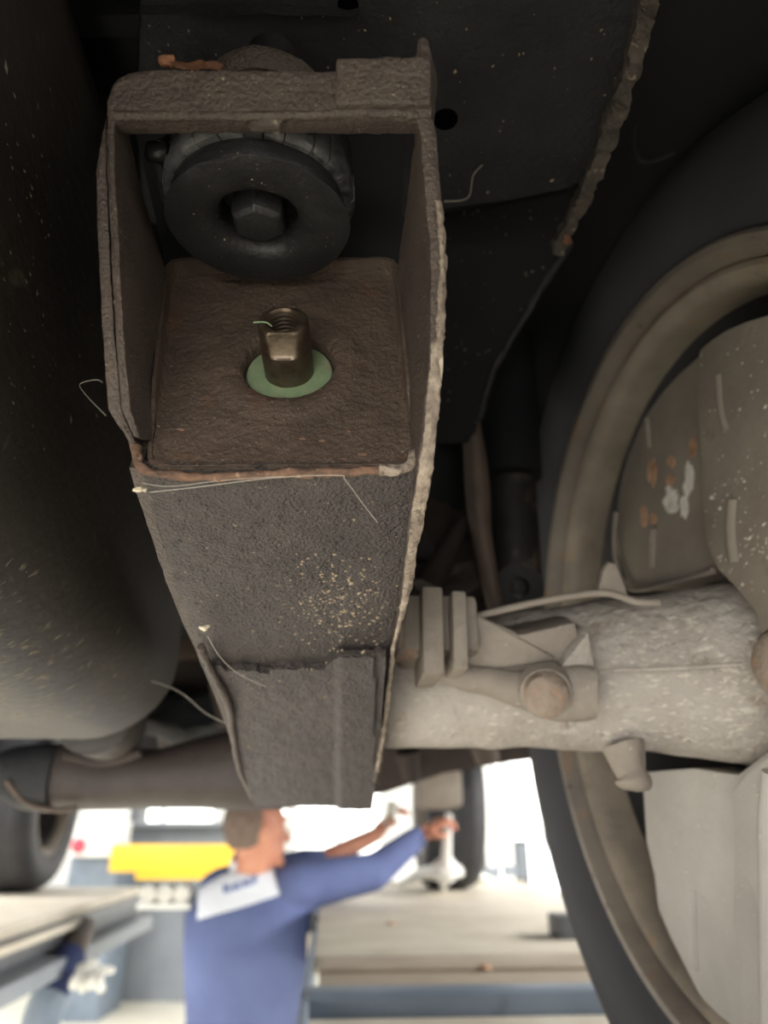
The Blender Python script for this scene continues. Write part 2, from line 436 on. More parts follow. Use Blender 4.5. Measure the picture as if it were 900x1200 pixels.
prop('grey_locker', 'grey locker beyond the hand on the white clamp', 'locker',
     [('body', fl(537, 573, 965, 1032, 6.5, .4, 0), M['darkgrey']), ('door', fl(540, 570, 972, 1028, 6.47, .03), M['darkgrey'])])
prop('grey_locker', 'narrow grey locker beside the black tyre edge', 'locker',
     [('body', fl(606, 622, 985, 1034, 6.3, .4, 0), M['darkgrey']), ('door', fl(608, 620, 990, 1030, 6.27, .03), M['wallgrey'])])
for k, (x0, x1, yb, nm) in enumerate(((571, 583, 1022, 'white upright post with a round foot nearer the clamp'), (591, 603, 1020, 'white upright post with a round foot nearer the tyre'))):
    g0 = P((x0 + x1) / 2, yb, 6.0); g1 = P((x0 + x1) / 2, 895, 6.0)
    t = thing('upright_post', nm, 'post', (g0.x, g0.y, 0), 'white posts by the bright windows')
    mk('post', tube([(g0.x, g0.y, 0), (g0.x, g0.y, g1.z + .2)], .042, 14), M['white'], t)
    mk('collar', lathe([(.045, -.04), (.06, -.04), (.06, .04), (.045, .04)], (g0.x, g0.y, g0.z), UP, 18, closed=True), M['midgrey'], t)

# blue bundle, glove and grey hose at the lower left
t = thing('hose_bundle', 'dark blue hose bundle hanging off the left runway', 'hose', P(60, 1200, 2.0))
pp = spline([P(100, 1085, 2.35), P(88, 1110, 2.2), P(72, 1140, 2.1), P(50, 1190, 2.0), P(35, 1260, 1.95)], 5)
mk('sleeve', tube(pp[:9], [.03, .034, .036, .034, .038, .036, .04, .042, .04], 12), M['strut'], t, label='grey braided sleeve')
mk('hose', tube(pp[7:15], .045, 14), M['navy'], t)
mk('hose_end', tube(pp[13:], [.05] * (len(pp) - 13), 14), M['bluegrey'], t)
t = thing('work_glove', 'white work glove lying over the blue hose bundle', 'glove', P(100, 1165, 2.05))
gb = P(104, 1138, 2.05)
mk('palm', blob(gb, (.035, .03, .03), 2, .15), M['glove'], t)
for k in range(4):
    e = P(86 + 11 * k, 1158 + (k % 2) * 4, 2.0); s0 = P(94 + 8 * k, 1140, 2.03)
    mk('finger', tube(spline([s0, s0.lerp(e, .55) + V((0, -.015, .004)), e], 4), [.011] * 4 + [.012] * 4 + [.007], 10), M['glove'], t)
e = P(133, 1137, 2.03); mk('thumb', tube([gb, gb.lerp(e, .6), e], [.014, .013, .008], 10), M['glove'], t)
t = thing('air_hose', 'white air hose with black couplings beside the right runway', 'hose', P(360, 1200, 2.0))
q0, q1, q2, q3 = P(366, 1092, 1.75), P(366, 1120, 1.73), P(361, 1165, 1.7), P(352, 1260, 1.65)
mk('hose', tube(spline([q0, q1, q2, q3, P(340, 1500, 1.6)], 5), [.008, .011] + [.012] * 4 + [.0105] * 15, 14), M['cream'], t)
mk('coupling', tube([P(368, 1072, 1.76), P(367, 1092, 1.75)], .007, 14), M['shoe'], t)
mk('ball_end', blob(P(369, 1076, 1.76), .010, 2, 0), M['shoe'], t)
mk('ball_end', blob(P(364, 1095, 1.75), .009, 2, 0), M['shoe'], t)

# ------------------------------------------------------------------ wheels
def wheel(name, label, c, ax, rt, rf, width, full=True, group=None, tread=True, treadmat=None):
    """c: centre in the plane of the inboard rim flange; ax points inboard"""
    c = V(c); ax = V(ax).normalized()
    t = thing(name, label, 'wheel', c, group)
    o = -width * 1.0
    prof = [(rf - .004, .004), (rf + .004, .006), (rf + .012, .012), (rf + .03, .019), (rf + (rt - rf) * .55, .021), (rt - .022, .012), (rt - .010, -.004), (rt - .003, -.02), (rt, -.045)]
    nd = 5; w0 = -.045; w1 = o + .045
    for k in range(nd):
        s = w0 + (w1 - w0) * k / nd; e = w0 + (w1 - w0) * (k + 1) / nd
        if k: prof += [(rt, s + .004)]
        prof += [(rt, e - .004)]
        if k < nd - 1: prof += [(rt - .008, e - .003), (rt - .008, e + .003)]
    prof += [(rt, w1), (rt - .01, o + .004), (rt - .03, o - .014), (rf + .03, o - .019), (rf + .004, o - .006), (rf - .006, o), (rf - .012, o + .03), (rf - .012, -.03)]
    mk('tyre', lathe(prof, c, ax, 96, closed=True), M['tyre'], t)
    rp_ = [(rf + .003, .006), (rf + .004, .010), (rf + .001, .0125), (rf - .004, .012), (rf - .008, .006), (rf - .010, -.004), (rf - .011, -.018), (rf - .018, -.026)]
    mk('rim_flange', lathe(rp_ + [(rf - .02, -.02), (rf - .004, -.004)], c, ax, 96, closed=True), M['rim'], t)
    mk('rim_ridge', lathe([(rf - .008, -.008), (rf - .011, .000), (rf - .015, .0015), (rf - .020, -.002), (rf - .0225, -.012), (rf - .024, -.030), (rf - .020, -.034), (rf - .014, -.02)], c, ax, 96, closed=True), M['rim_lit'], t)
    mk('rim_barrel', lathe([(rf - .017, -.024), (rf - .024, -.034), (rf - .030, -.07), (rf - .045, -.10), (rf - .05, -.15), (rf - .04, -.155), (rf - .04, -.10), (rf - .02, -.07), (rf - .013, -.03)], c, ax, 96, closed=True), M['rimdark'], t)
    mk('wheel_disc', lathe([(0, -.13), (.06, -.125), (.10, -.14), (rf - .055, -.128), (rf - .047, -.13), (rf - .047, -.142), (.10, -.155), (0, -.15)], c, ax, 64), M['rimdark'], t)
    return t


WN = CD(-.99, .031, -.1386).normalized(); WC = C(.1995, -.0792, .4705); RF = .240; RT = .334
nearw = wheel('road_wheel', 'near rear wheel with dusty steel rim seen from its inner side', WC, WN, RT, RF, .2)


def W(px, py, off=0): return ONP(px, py, WC + WN * off, WN)


fw = G(40, 1045, RZ)
wheel('road_wheel', 'far left wheel of the car standing on the left runway', rp(fw, .02, 0, RZ + .33), R, .33, .2, .2)
fw2 = G(505, 1039, RZ)
wheel('road_wheel', 'far right wheel of the car behind the mechanic\'s hands', rp(fw2, -.04, -.12, RZ + .33), -R, .33, .2, .2)

# ------------------------------------------------------------------ underbody of the car
ub = thing('underbody', 'black underseal coated floor of the car above the bracket', 'car underbody', V((0, .4, 1.973)))
PZ = 1.973
def up(px, py, z=PZ): return G(px, py, z)
outl = [(165, -60), (600, -60), (790, -60), (772, 0), (748, 75), (728, 140), (705, 195), (668, 222), (600, 236), (522, 246), (440, 262), (300, 275), (165, 262), (160, 120)]
oc = [up(x, y) for x, y in outl]
mk('floor_panel', prism(oc, (0, 0, .02)), M['black'], ub, bevel=.003)
# folded lip across the top of the panel, the plug hole and seam
mk('seam_lip', rough(sheet(dense([[up(165, 6), up(300, 6), up(420, 12)], [up(165, 16, PZ - .006), up(300, 16, PZ - .007), up(420, 20, PZ - .006)]], 2, 8), (0, 0, .012)), .001, 80), M['black'], ub)
mk('drain_hole', lathe([(0, -.0005), (.0055, -.0005), (.0062, .0), (0, .002)], up(522, 140, PZ), (0, 0, -1), 20), M['hole'], ub)
mk('drain_hole', lathe([(0, -.0005), (.004, -.0005), (.0045, .0), (0, .002)], up(408, 6, PZ), (0, 0, -1), 16), M['hole'], ub)
# ragged flange on the outer edge
fe = [(778, -20), (772, 5), (762, 40), (748, 90), (738, 120), (722, 160), (712, 190), (692, 235), (672, 275), (660, 300)]
fz = [.29, .30, .315, .33, .34, .36, .37, .395, .42, .435]
e1 = spline([P(x, y, z) for (x, y), z in zip(fe, fz)], 10)
e2 = [p + CD(-.006, .003, .003) for p in e1]
g = sheet(dense([e1, e2], 3, 1), CD(0, .006, .004), 0)
mk('ragged_flange', rough(rough(g, .0014, 330), .0016, 110, 3), M['flange'], ub)
# inner wing panel hanging below
ip = [(522, 250), (600, 238), (668, 224), (668, 285), (640, 330), (612, 375), (592, 410), (575, 440), (562, 490), (555, 520), (500, 520), (490, 300)]
ipz = P(590, 330, .50); ipn = CD(.05, -.45, -.9).normalized()
mk('wing_panel', prism([ONP(x, y, ipz, ipn) for x, y in ip], -ipn * .006), M['blackdeep'], ub, bevel=.001)
ed = spline([ONP(x, y, ipz, ipn) for x, y in [(668, 285), (640, 330), (612, 375), (590, 412), (575, 442), (562, 490)]], 6)
mk('wing_edge', rough(tube(ed, .0028, 8), .0012, 150), M['black'], ub)
# main floor, ribs and arch further in
mk('main_floor', span((-1.35, -.5, 2.06), (.95, 3.5, 2.1)), M['blackdeep'], ub, smooth=False)
for k in range(5):
    y = .12 + .045 * k
    mk('floor_rib', span((-.5, y, 2.045), (-.08, y + .014, 2.062)), M['blackdeep'], ub, bevel=.004)
# wheel arch: curved liner over the wheel
wr = R.copy()
arch = [[rp(WC, x, .47 * math.cos(th), WC.z + .42 * math.sin(th)) for x in (-.02, .1, .22, .34)] for th in [PI * k / 24 for k in range(3, 22)]]
mk('wheel_arch', sheet(arch, .006), M['blackdeep'], ub)
ai = [rp(WC, -.024, .475 * math.cos(th), WC.z + .43 * math.sin(th)) for th in [PI * (k / 24) for k in range(5, 20)]] + [rp(WC, -.024, -.25, 2.06), rp(WC, -.024, .36, 2.06)]
crv = spline([P(745, 140, .43), P(742, 170, .43), P(755, 190, .43), P(790, 180, .43)], 6)
mk('liner_bead', tube(crv, .0015, 8), M['blackdeep'], ub)
# sills and the dark far half of the underbody
mk('outer_skirt', slab(V((0, 0, 0)), .62, .66, -.4, 3.4, 1.93, 2.1), M['blackdeep'], ub, smooth=False)
mk('outer_skirt', slab(V((0, 0, 0)), -1.32, -1.28, -.4, 3.4, 1.9, 2.1), M['blackdeep'], ub, smooth=False)
mk('shade_valance', slab(V((0, 0, 0)), -1.3, .65, -.42, -.36, 1.67, 2.1), M['blackdeep'], ub, smooth=False)  # unseen panel added behind the camera so light enters only from low down

# gearbox crossmember and bits seen far below the axle
gx = thing('gearbox_mount', 'dark gearbox crossmember beyond the axle above the mechanic', 'crossmember', P(530, 900, 1.25))
mk('bar', rough(loft([[P(x, y0, 1.25), P(x, y1, 1.25), P(x, y1 - 3, 1.4), P(x, y0, 1.42)] for x, y0, y1 in ((300, 800, 942), (400, 800, 936), (450, 800, 930), (520, 800, 906), (575, 800, 897), (640, 800, 888), (720, 800, 880))]), .004, 20), M['murk'], gx, bevel=.004)
mk('lug', tube([P(478, 880, 1.2), P(482, 915, 1.2)], [.02, .014], 12), M['murk'], gx)
mk('lug', tube([P(560, 850, 1.2), P(572, 892, 1.2)], [.025, .02], 12), M['strut'], gx)
ex = thing('exhaust_box', 'grey exhaust silencer box above the mechanic\'s hand', 'exhaust', P(510, 930, 2.4))
mk('shell', box(P(511, 925, 2.5), (.14, .25, .12), (R, D, UP)), M['cast'], ex, bevel=.02)
mk('pipe', tube([P(511, 905, 2.5), P(505, 880, 2.3)], .025, 12), M['cast'], ex)

# murky suspension parts between bracket and tyre
sh = thing('shock_absorber', 'dark shock absorber between the bracket and the tyre', 'shock absorber', P(595, 680, .62))
mk('body', tube([P(606, 700, .62), P(600, 600, .64), P(596, 480, .66)], [.022, .022, .021], 18), M['shock'], sh)
mk('dust_tube', tube([P(599, 560, .635), P(590, 330, .70)], [.026, .026], 18), M['blackdeep'], sh)
mk('eye', lathe([(.008, -.012), (.02, -.012), (.02, .012), (.008, .012)], P(606, 690, .6), (0, 1, .2), 20, closed=True), M['shock'], sh)
st = thing('torque_rod', 'brown curved torque rod behind the bracket edge', 'rod', P(560, 700, .55))
mk('arm', loft([[c + CD(math.cos(t_) * w_, 0, math.sin(t_) * .012) for t_ in [2 * PI * k / 14 for k in range(14)]] for c, w_ in [(P(x, y, .56), w2) for x, y, w2 in spline([(552, 490, 10), (557, 540, 14), (560, 580, 15), (563, 620, 13), (570, 660, 12), (580, 710, 10), (588, 740, 9)], 3)] for w_ in [w_ / F * .56]]), M['strut'], st)
mk('rib', tube([P(500, 690, .55), P(545, 610, .58)], [.012, .006], 10), M['murk'], st)
br = thing('body_mount', 'dark brown lumpy body mount behind the bracket edge', 'mount', P(515, 700, .62))
mk('casting', rough(blob(P(512, 640, .66), (.045, .05, .07), 3, .3, seed=3), .004, 50), M['murk'], br)
mk('casting_foot', rough(blob(P(505, 700, .60), (.05, .04, .03), 3, .3, seed=9), .004, 50), M['murk'], br)
mk('tower', tube([P(520, 470, .62), P(518, 560, .64), P(505, 640, .66)], [.02, .026, .03], 14), M['blackdeep'], br)
mk('dark_backing', prism([P(x, y, .80) for x, y in [(440, 200), (700, 200), (700, 740), (440, 740)]], CD(0, 0, .02)), M['blackdeep'], ub)  # added dark sheet that keeps the gap behind the suspension dark

# ------------------------------------------------------------------ fuel tank
tk = thing('fuel_tank', 'large dark plastic fuel tank left of the bracket', 'fuel tank', V((-.42, .3, 1.73)))
TB = V((0, 0, 0))
xr = P(222, 700, .70); TX = xr.dot(R)
def tank_ring(y, sc=1.0, dz=0):
    x0, x1, z0, z1 = TX - .62, TX + .012, 1.712 + dz, 2.03; r = .06 * sc + .004
    cx, cz = (x0 + x1) / 2, (z0 + z1) / 2; pts = []
    for (ox, oz, a0) in ((x1 - r, z0 + r, -90), (x1 - .05, z1 - .05, 0), (x0 + .05, z1 - .05, 90), (x0 + r, z0 + r, 180)):
        rr_ = r if oz < cz else .05
        for k in range(9):
            th = math.radians(a0 + 90 * k / 8); pts.append((ox + rr_ * math.cos(th), oz + rr_ * math.sin(th)))
    pts = [(cx + (x - cx) * sc, cz + (z - cz) * sc) for x, z in pts]
    return [R * x + D * y + UP * z for x, z in pts]
yf = (G(60, 872, 1.715)).dot(D)
rows = [(-.5, 1, 0), (-.3, 1, 0), (0, 1, 0), (.2, 1, 0), (yf - .2, 1, 0), (yf - .06, 1, 0), (yf - .03, .996, 0), (yf - .014, .985, 0), (yf - .004, .965, 0), (yf, .93, 0), (yf + .003, .80, 0)]
mk('tank_shell', rough(loft([tank_ring(y, s_) for y, s_, d_ in rows]), .006, 7), M['tank'], tk)
mk('tank_seam', loft([[p + (p - (R * (TX - .3) + D * p.dot(D) + UP * 1.87)) * .035 for p in tank_ring(y, .86)] for y in (yf - .002, yf + .006)]), M['beam'], tk)
mk('tank_rear_lobe', lathe([(0, .03), (.02, .028), (.03, .02), (.034, .005), (.034, -.06)], P(130, 850, .74), D, 32), M['tank'], tk)

# ------------------------------------------------------------------ crossmember to the left
cm = thing('cross_member', 'dark brown chassis crossmember below the fuel tank', 'crossmember', P(150, 940, .80))
rows = [(66, 876, 946), (80, 872, 948), (130, 882, 946), (190, 880, 944), (240, 866, 944), (280, 856, 946), (330, 850, 944), (420, 850, 930)]
def oval(px, y0, y1, z, k=20, dep=.05, n=3.0):
    cy, h = (y0 + y1) / 2, (y1 - y0) / 2 / F * z
    c = P(px, cy, z); out = []
    for j in range(k):
        t_ = 2 * PI * j / k; a_ = abs(math.cos(t_)) ** (2 / n) * math.copysign(1, math.cos(t_)); b_ = abs(math.sin(t_)) ** (2 / n) * math.copysign(1, math.sin(t_))
        out.append(c + D * (dep * a_) + UP * (h * b_))
    return out
mk('beam', rough(loft([oval(x, y0, y1, .80) for x, y0, y1 in rows]), .002, 25), M['beam'], cm)
rows = [(6, 892, 918), (8, 884, 924), (18, 878, 936), (34, 876, 946), (58, 874, 950), (72, 876, 950)]
mk('end_cap', rough(loft([oval(x, y0, y1, .79, dep=.045) for x, y0, y1 in rows]), .002, 25), M['black'], cm)
mk('weld_flange', tube(spline([P(8, 915, .745), P(30, 940, .745), P(62, 949, .745), P(90, 947, .745)], 5), .003, 8), M['strut'], cm)
mk('saddle', rough(tube(spline([P(76, 884, .73), P(110, 892, .73), P(140, 890, .73), P(165, 880, .73)], 5), .005, 10), .001, 50), M['murk'], cm)
gbx = thing('transfer_case', 'murky transfer case between fuel tank and bracket', 'gearbox', P(230, 860, .95))
mk('housing', rough(blob(P(232, 830, .98), (.07, .06, .06), 3, .3, seed=5), .004, 30), M['murk'], gbx)
mk('housing_lobe', rough(blob(P(215, 840, .92), (.05, .05, .035), 3, .3, seed=15), .004, 30), M['blackdeep'], gbx)
mk('top_bar', box(P(215, 760, .95), (.14, .03, .026), (R, D, UP)), M['strut'], gbx, bevel=.005)
mk('pipe', tube([P(250, 800, .9), P(262, 850, .88)], .006, 10), M['strut'], gbx)
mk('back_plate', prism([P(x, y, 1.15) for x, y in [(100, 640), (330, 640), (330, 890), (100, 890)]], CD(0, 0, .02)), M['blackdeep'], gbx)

# ------------------------------------------------------------------ rear axle
ax = thing('rear_axle', 'thick dusty cast axle tube running to the near wheel', 'axle', P(700, 880, .47))
secs = [(380, 740, 872, .520), (440, 735, 872, .512), (520, 730, 873, .505), (580, 722, 874, .498), (640, 712, 874, .492), (700, 704, 876, .485), (760, 698, 878, .475), (810, 690, 884, .466), (850, 684, 890, .458), (900, 684, 896, .447), (960, 684, 898, .436)]
AX = -WN
def axring(px, y0, y1, z, k=40):
    c = P(px, (y0 + y1) / 2, z); r = (y1 - y0) / 2 / F * z
    u = (UP - AX * UP.dot(AX)).normalized(); v = AX.cross(u)
    return [c + (u * math.cos(2 * PI * j / k) + v * math.sin(2 * PI * j / k)) * r for j in range(k)]
ss = spline([V((a_, b_, 0)) for a_, b_, _, _ in secs], 4)
tab = [(s_[0], s_[1], s_[2], s_[3]) for s_ in secs]
mk('axle_tube', rough(rough(loft([axring(p.x, *interp(tab, p.x)) for p in ss]), .0022, 45), .0008, 180), M['axle'], ax)
mk('tube_seam', rough(tube([P(720, 786, .425), P(790, 783, .413), P(870, 778, .398)], .0012, 8), .0006, 100), M['axle'], ax)
# bracket cluster at left on the axle
cl = [(482, 712, 880), ]
mk('spring_perch', rough(box(P(512, 742, .455), (.045, .05, .034), (R, D, UP)), .002, 60), M['cast'], ax, bevel=.004)
mk('clamp_plate', rough(box(P(532, 748, .436), (.008, .045, .045), (R, D, UP)), .001, 60), M['cast'], ax, bevel=.002)
mk('clamp_plate', rough(box(P(502, 748, .436), (.012, .045, .05), (R, D, UP)), .001, 60), M['cast'], ax, bevel=.002)
mk('clamp_bolt', lathe([(0, .012), (.010, .012), (.0125, .008), (.0125, -.01)], P(476, 752, .44), -D, 6), M['rustbrown'], ax)
mk('stiffener', rough(prism([P(x, y, .442) for x, y in [(545, 715), (600, 745), (676, 728), (682, 756), (655, 775), (545, 790)]], CD(0, 0, .035)), .001, 60), M['cast'], ax, bevel=.004)
mk('gusset', rough(prism([P(x, y, .430) for x, y in [(655, 782), (690, 738), (700, 790)]], CD(0, 0, .03)), .001, 60), M['axle'], ax, bevel=.003)
mk('brake_pipe', tube(spline([P(560, 722, .45), P(600, 712, .445), P(660, 700, .44), P(710, 695, .435), P(745, 705, .43), P(772, 706, .43)], 5), .0022, 10), M['cast'], ax)
mk('pipe_tab', rough(prism([P(x, y, .445) for x, y in [(700, 698), (707, 668), (714, 658), (722, 660), (730, 680), (738, 704)]], CD(.0, 0, .006)), .0008, 80), M['cast'], ax, bevel=.001)
lug = spline([P(728, 872, .445), P(735, 895, .44), P(742, 912, .436), P(742, 926, .434)], 4)
mk('drain_lug', rough(tube(lug, [.013, .0125, .0115, .010, .0095, .009, .0088, .0092, .0105, .011, .0105, .009, .005], 16), .0015, 90), M['cast'], ax)
mk('lug_plate', rough(prism([P(x, y, .455) for x, y in [(712, 872), (758, 872), (758, 905), (748, 907), (728, 885)]], CD(0, 0, .012)), .001, 80), M['cast'], ax, bevel=.003)
mk('hub_bolt', lathe([(0, .010), (.013, .009), (.018, .004), (.019, -.01)], P(917, 778, .385), WN, 20), M['rustbrown'], ax)

lk = thing('suspension_link', 'dusty forged link with rusty bolt lying along the axle', 'link', P(590, 830, .43))
lp = spline([V((492, 782, 11)), V((530, 790, 15)), V((570, 800, 17)), V((610, 808, 22)), V((640, 812, 30)), V((668, 812, 33)), V((695, 812, 30))], 5)
rings = []
for q in lp:
    c = P(q.x, q.y, .440 if q.x < 600 else .440 - (q.x - 600) / 95 * .012); r = q.z * .44 / F
    rings.append([c + CD(0, math.cos(t_) * r, math.sin(t_) * r * .8) for t_ in [2 * PI * k / 20 for k in range(20)]])
mk('link_arm', rough(loft(rings), .0015, 80), M['cast'], lk)
mk('bolt_head', rough(lathe([(0, .010), (.008, .010), (.012, .007), (.0135, -.006)], P(640, 812, .418), CD(-.15, -.1, -1), 16), .0008, 200), M['rustbrown'], lk)
mk('bolt_washer', lathe([(0, .002), (.0145, .002), (.016, -.006)], P(640, 812, .421), CD(-.15, -.1, -1), 24), M['cast'], lk)

# ------------------------------------------------------------------ brake backing plate
bp = thing('brake_shield', 'dusty grey brake backing plate inside the near wheel rim', 'brake shield', WC)
def wpoly(pts, off, th): return prism([W(x, y, off) for x, y in pts], -WN * th)
A_ = [(720, 640), (721, 612), (724, 582), (729, 555), (736, 530), (746, 506), (759, 482), (776, 458), (796, 436), (818, 417), (840, 405), (900, 395), (900, 640), (838, 668), (770, 688), (738, 692)]
B_ = [(818, 410), (832, 398), (850, 386), (873, 376), (900, 368), (930, 364), (965, 366), (1000, 378), (1035, 402), (1070, 450), (1100, 530), (1115, 640), (1118, 780), (1110, 900), (1090, 1080), (1050, 1250), (960, 1250), (935, 900), (905, 880), (900, 800), (885, 720), (862, 690), (840, 668), (827, 640), (822, 590), (820, 530), (815, 480)]
C_ = [(752, 905), (757, 985), (765, 1020), (770, 1065), (785, 1100), (820, 1170), (870, 1250), (1000, 1250), (1000, 880), (900, 880), (862, 908), (812, 900)]
E_ = [(752, 905), (757, 985), (765, 1020), (780, 1030), (786, 1065), (796, 1105), (812, 1140), (808, 1040), (850, 1068), (862, 1100), (869, 1250), (1050, 1250), (1050, 880), (900, 880), (865, 908), (812, 900)]
mk('shield_upper', wpoly(A_, -.004, .03), M['shield_shaded'], bp, bevel=.003)
mk('shield_web', wpoly(B_, .008, .012), M['shield_shaded'], bp, bevel=.003)
mk('shield_lower', wpoly(C_, -.0015, .03), M['shield'], bp, bevel=.003)
mk('shield_frame', wpoly([(752, 905), (757, 985), (765, 1020), (780, 1065), (796, 1105), (812, 1140), (809, 1040), (850, 1068), (863, 1075), (865, 908), (812, 900)], .002, .010), M['shield'], bp, bevel=.0015)
mk('shield_frame', wpoly([(864, 908), (858, 1082), (864, 1110), (869, 1250), (1050, 1250), (1050, 880), (900, 880)], .003, .011), M['shield'], bp, bevel=.0015)
mk('shield_arm', wpoly([(856, 925), (880, 900), (905, 880), (935, 870), (1100, 870), (1100, 1250), (905, 1250), (898, 1120), (880, 1040), (860, 1010)], .014, .012), M['shield'], bp, bevel=.003)
for pts, w_ in (([(845, 440), (848, 480), (855, 505)], .0022), ([(862, 585), (860, 620), (864, 660)], .0028), ([(760, 490), (763, 525)], .002), ([(768, 620), (766, 665)], .0028)):
    off = .006 if pts[0][0] > 820 else -.0055
    w_ = w_ * 1.7
    mk('rib', tube(spline([W(x, y, off) for x, y in pts], 5), w_, 10), M['shield_shaded'], bp)
mk('rib', tube([W(905, 905, .014), W(900, 960, .014), W(903, 1200, .014)], .005, 10), M['shield'], bp)
random.seed(3)
for (x, y, wx, wy, m_) in ((764, 553, 5, 16, 'tan_corr'), (786, 541, 4, 6, 'tan_corr'), (811, 524, 4, 12, 'tan_corr'), (785, 563, 4, 7, 'tan_corr'), (754, 605, 4, 14, 'tan_corr'), (765, 608, 3, 8, 'tan_corr'),
                             (786, 588, 8, 16, 'white_corr'), (807, 562, 6, 18, 'white_corr'), (801, 592, 5, 14, 'white_corr')):
    ring = [(x + wx * math.cos(t_) * (1 + .35 * random.uniform(-1, 1)), y + wy * math.sin(t_) * (1 + .3 * random.uniform(-1, 1))) for t_ in [2 * PI * k / 14 for k in range(14)]]
    mk('corrosion_patch', wpoly(ring, -.0032, .0012), M[m_], bp, label='pale flaking corrosion')
mk('shield_lip', rough(tube(spline([W(x, y, .0) for x, y in [(722, 600), (720, 640), (726, 670), (740, 690), (775, 686), (836, 669)]], 5), .002, 8), .001, 100), M['shield_shaded'], bp)

# ------------------------------------------------------------------ the bracket (end of the chassis rail)
def zE(y): return .3096 / (1.266 - (600 - y) / F)
def zL(y): return .2121 / (.78 + (600 - y) / F)
cr = thing('chassis_bracket', 'rust edged box bracket on the chassis rail, open towards the camera', 'bracket', P(330, 740, .40))
# lower plate
Lr = [(553, 164, 487), (575, 170, 483), (600, 178, 480), (650, 193, 474), (700, 209, 468), (755, 233, 457), (800, 252, 452), (860, 275, 445), (925, 292, 438)]
def lp_(t_, y, d=0): xl, xr_ = interp(Lr, y); x = xl + (xr_ - xl) * t_; return P(x, y, zL(y) - d)
ys = [553 + (925 - 553) * k / 70 for k in range(71)]
g = [[lp_(j / 50, y) for j in range(51)] for y in ys]
nl = (g[0][0] - g[-1][0]).cross(g[0][-1] - g[0][0]).normalized()
if nl.z > 0: nl = -nl
g = [[p + nl * (.0009 * noise.noise(p * 130) - .0016 * (abs(j / 25 - 1) ** 8)) for j, p in enumerate(r)] for r in g]
mk('lower_plate', sheet(g, -nl * .004), M['lower'], cr)
# rusty front edge of the lower plate
er = spline([P(160, 523, .258), P(160, 535, .2555), P(166, 550, .254), P(195, 556, .2535), P(240, 559, .2535), P(320, 556, .2535), P(400, 553, .2535), P(450, 551, .2535)], 8)
mk('rusty_edge', rough(tube(er, [.0015] * len(er), 10), .0010, 300), M['rust'], cr, label='orange rusted sheet edge')
er = spline([P(445, 551, .2535), P(470, 549, .2535), P(482, 543, .254), P(487, 530, .257)], 8)
mk('plate_edge', rough(tube(er, .0018, 10), .0012, 240), M['edge'], cr)
# second, overlapping plate
rl = [(768, 237, 452), (785, 246, 450), (830, 269, 447), (860, 274, 445), (900, 284, 441), (938, 299, 436)]
def top_y(t_):
    x = 237 + (452 - 237) * t_
    yy = 772 if x < 262 else 777 if x < 300 else 781 if x < 315 else 776 if x < 380 else 776 - (x - 380) * 1.1 if x < 398 else 756
    return yy + 1.5 * noise.noise(V((x * .12, 0, 0)))
gr = []
for i in range(41):
    row = []
    for j in range(61):
        t_ = j / 60; y0 = top_y(t_); y = y0 + (938 - y0) * i / 40
        xl, xr_ = interp(rl, y); x = xl + (xr_ - xl) * t_
        ridge = .0022 * max(0, min(1, (x - 392) / 8))
        groove = -.002 if 440 < x < 446 else 0
        p = P(x, y, zL(y)); row.append(p + nl * (.0042 + ridge + groove + .0007 * noise.noise(p * 140) + .0003 * noise.noise(p * 500)))
    gr.append(row)
mk('reinforcement_plate', sheet(gr, -nl * .004), M['lower'], cr)
# curled left lip of the reinforcement
lip = spline([P(236, 757, .345), P(240, 772, .352), P(252, 795, .368), P(268, 828, .393), P(273, 862, .43), P(281, 900, .475), P(298, 938, .545)], 6)
mk('curled_lip', rough(tube(lip, .0021, 10), .0008, 160), M['undercoat'], cr)
# rail walls running up behind the plates
def wallg(side):
    rows = []
    for y in [553 + (925 - 553) * k / 14 for k in range(15)]:
        p = lp_(side, y) + nl * -.002
        rows.append([p, p + CD(0, .03, .03), p + CD(0, .065, .08)])
    return rows
mk('rail_wall', sheet(dense(wallg(0), 2, 4), V((-.004, 0, 0)), .0005, 100), M['undercoat'], cr)
mk('rail_wall', sheet(dense(wallg(1), 2, 4), V((.004, 0, 0)), .0005, 100), M['undercoat'], cr)

# end plate with dished hole
E0 = C((338 - 450) / F * zE(427), (600 - 427) / F * zE(427), zE(427)); EN = CD(0, .62, -.785).normalized(); EX = V((1, 0, 0)); EY = CD(0, .785, .62).normalized()
def inE(px, py):
    q = ONP(px, py, E0, EN) - E0; return q.dot(EX), q.dot(EY)
corner = [inE(*c) for c in ((176, 549), (486, 547), (474, 450), (463, 322), (202, 322), (190, 450))]
poly = corner
def bound(th):
    dx, dy = math.cos(th), math.sin(th); best = 9
    n = len(poly)
    for i in range(n):
        (x1, y1), (x2, y2) = poly[i], poly[(i + 1) % n]
        det = dx * (y1 - y2) - dy * (x1 - x2)
        if abs(det) < 1e-12: continue
        tt = (x1 * (y1 - y2) - y1 * (x1 - x2)) / det; ss_ = (dx * y1 - dy * x1) / det
        if tt > 0 and -1e-6 <= ss_ <= 1 + 1e-6: best = min(best, tt)
    return best
HR = .0178; NA = 144
bd_ = [bound(2 * PI * k / NA) for k in range(NA)]
for _ in range(3): bd_ = [min(bd_[k], (bd_[k - 1] + 2 * bd_[k] + bd_[(k + 1) % NA]) / 4 + .0) for k in range(NA)]
rings = []
lev = [(HR, -.006), (HR + .0002, -.0012), (HR + .0012, 0), (HR + .004, .0008), (HR + .008, .0012), (HR + .011, .0008), (HR + .0135, 0)]
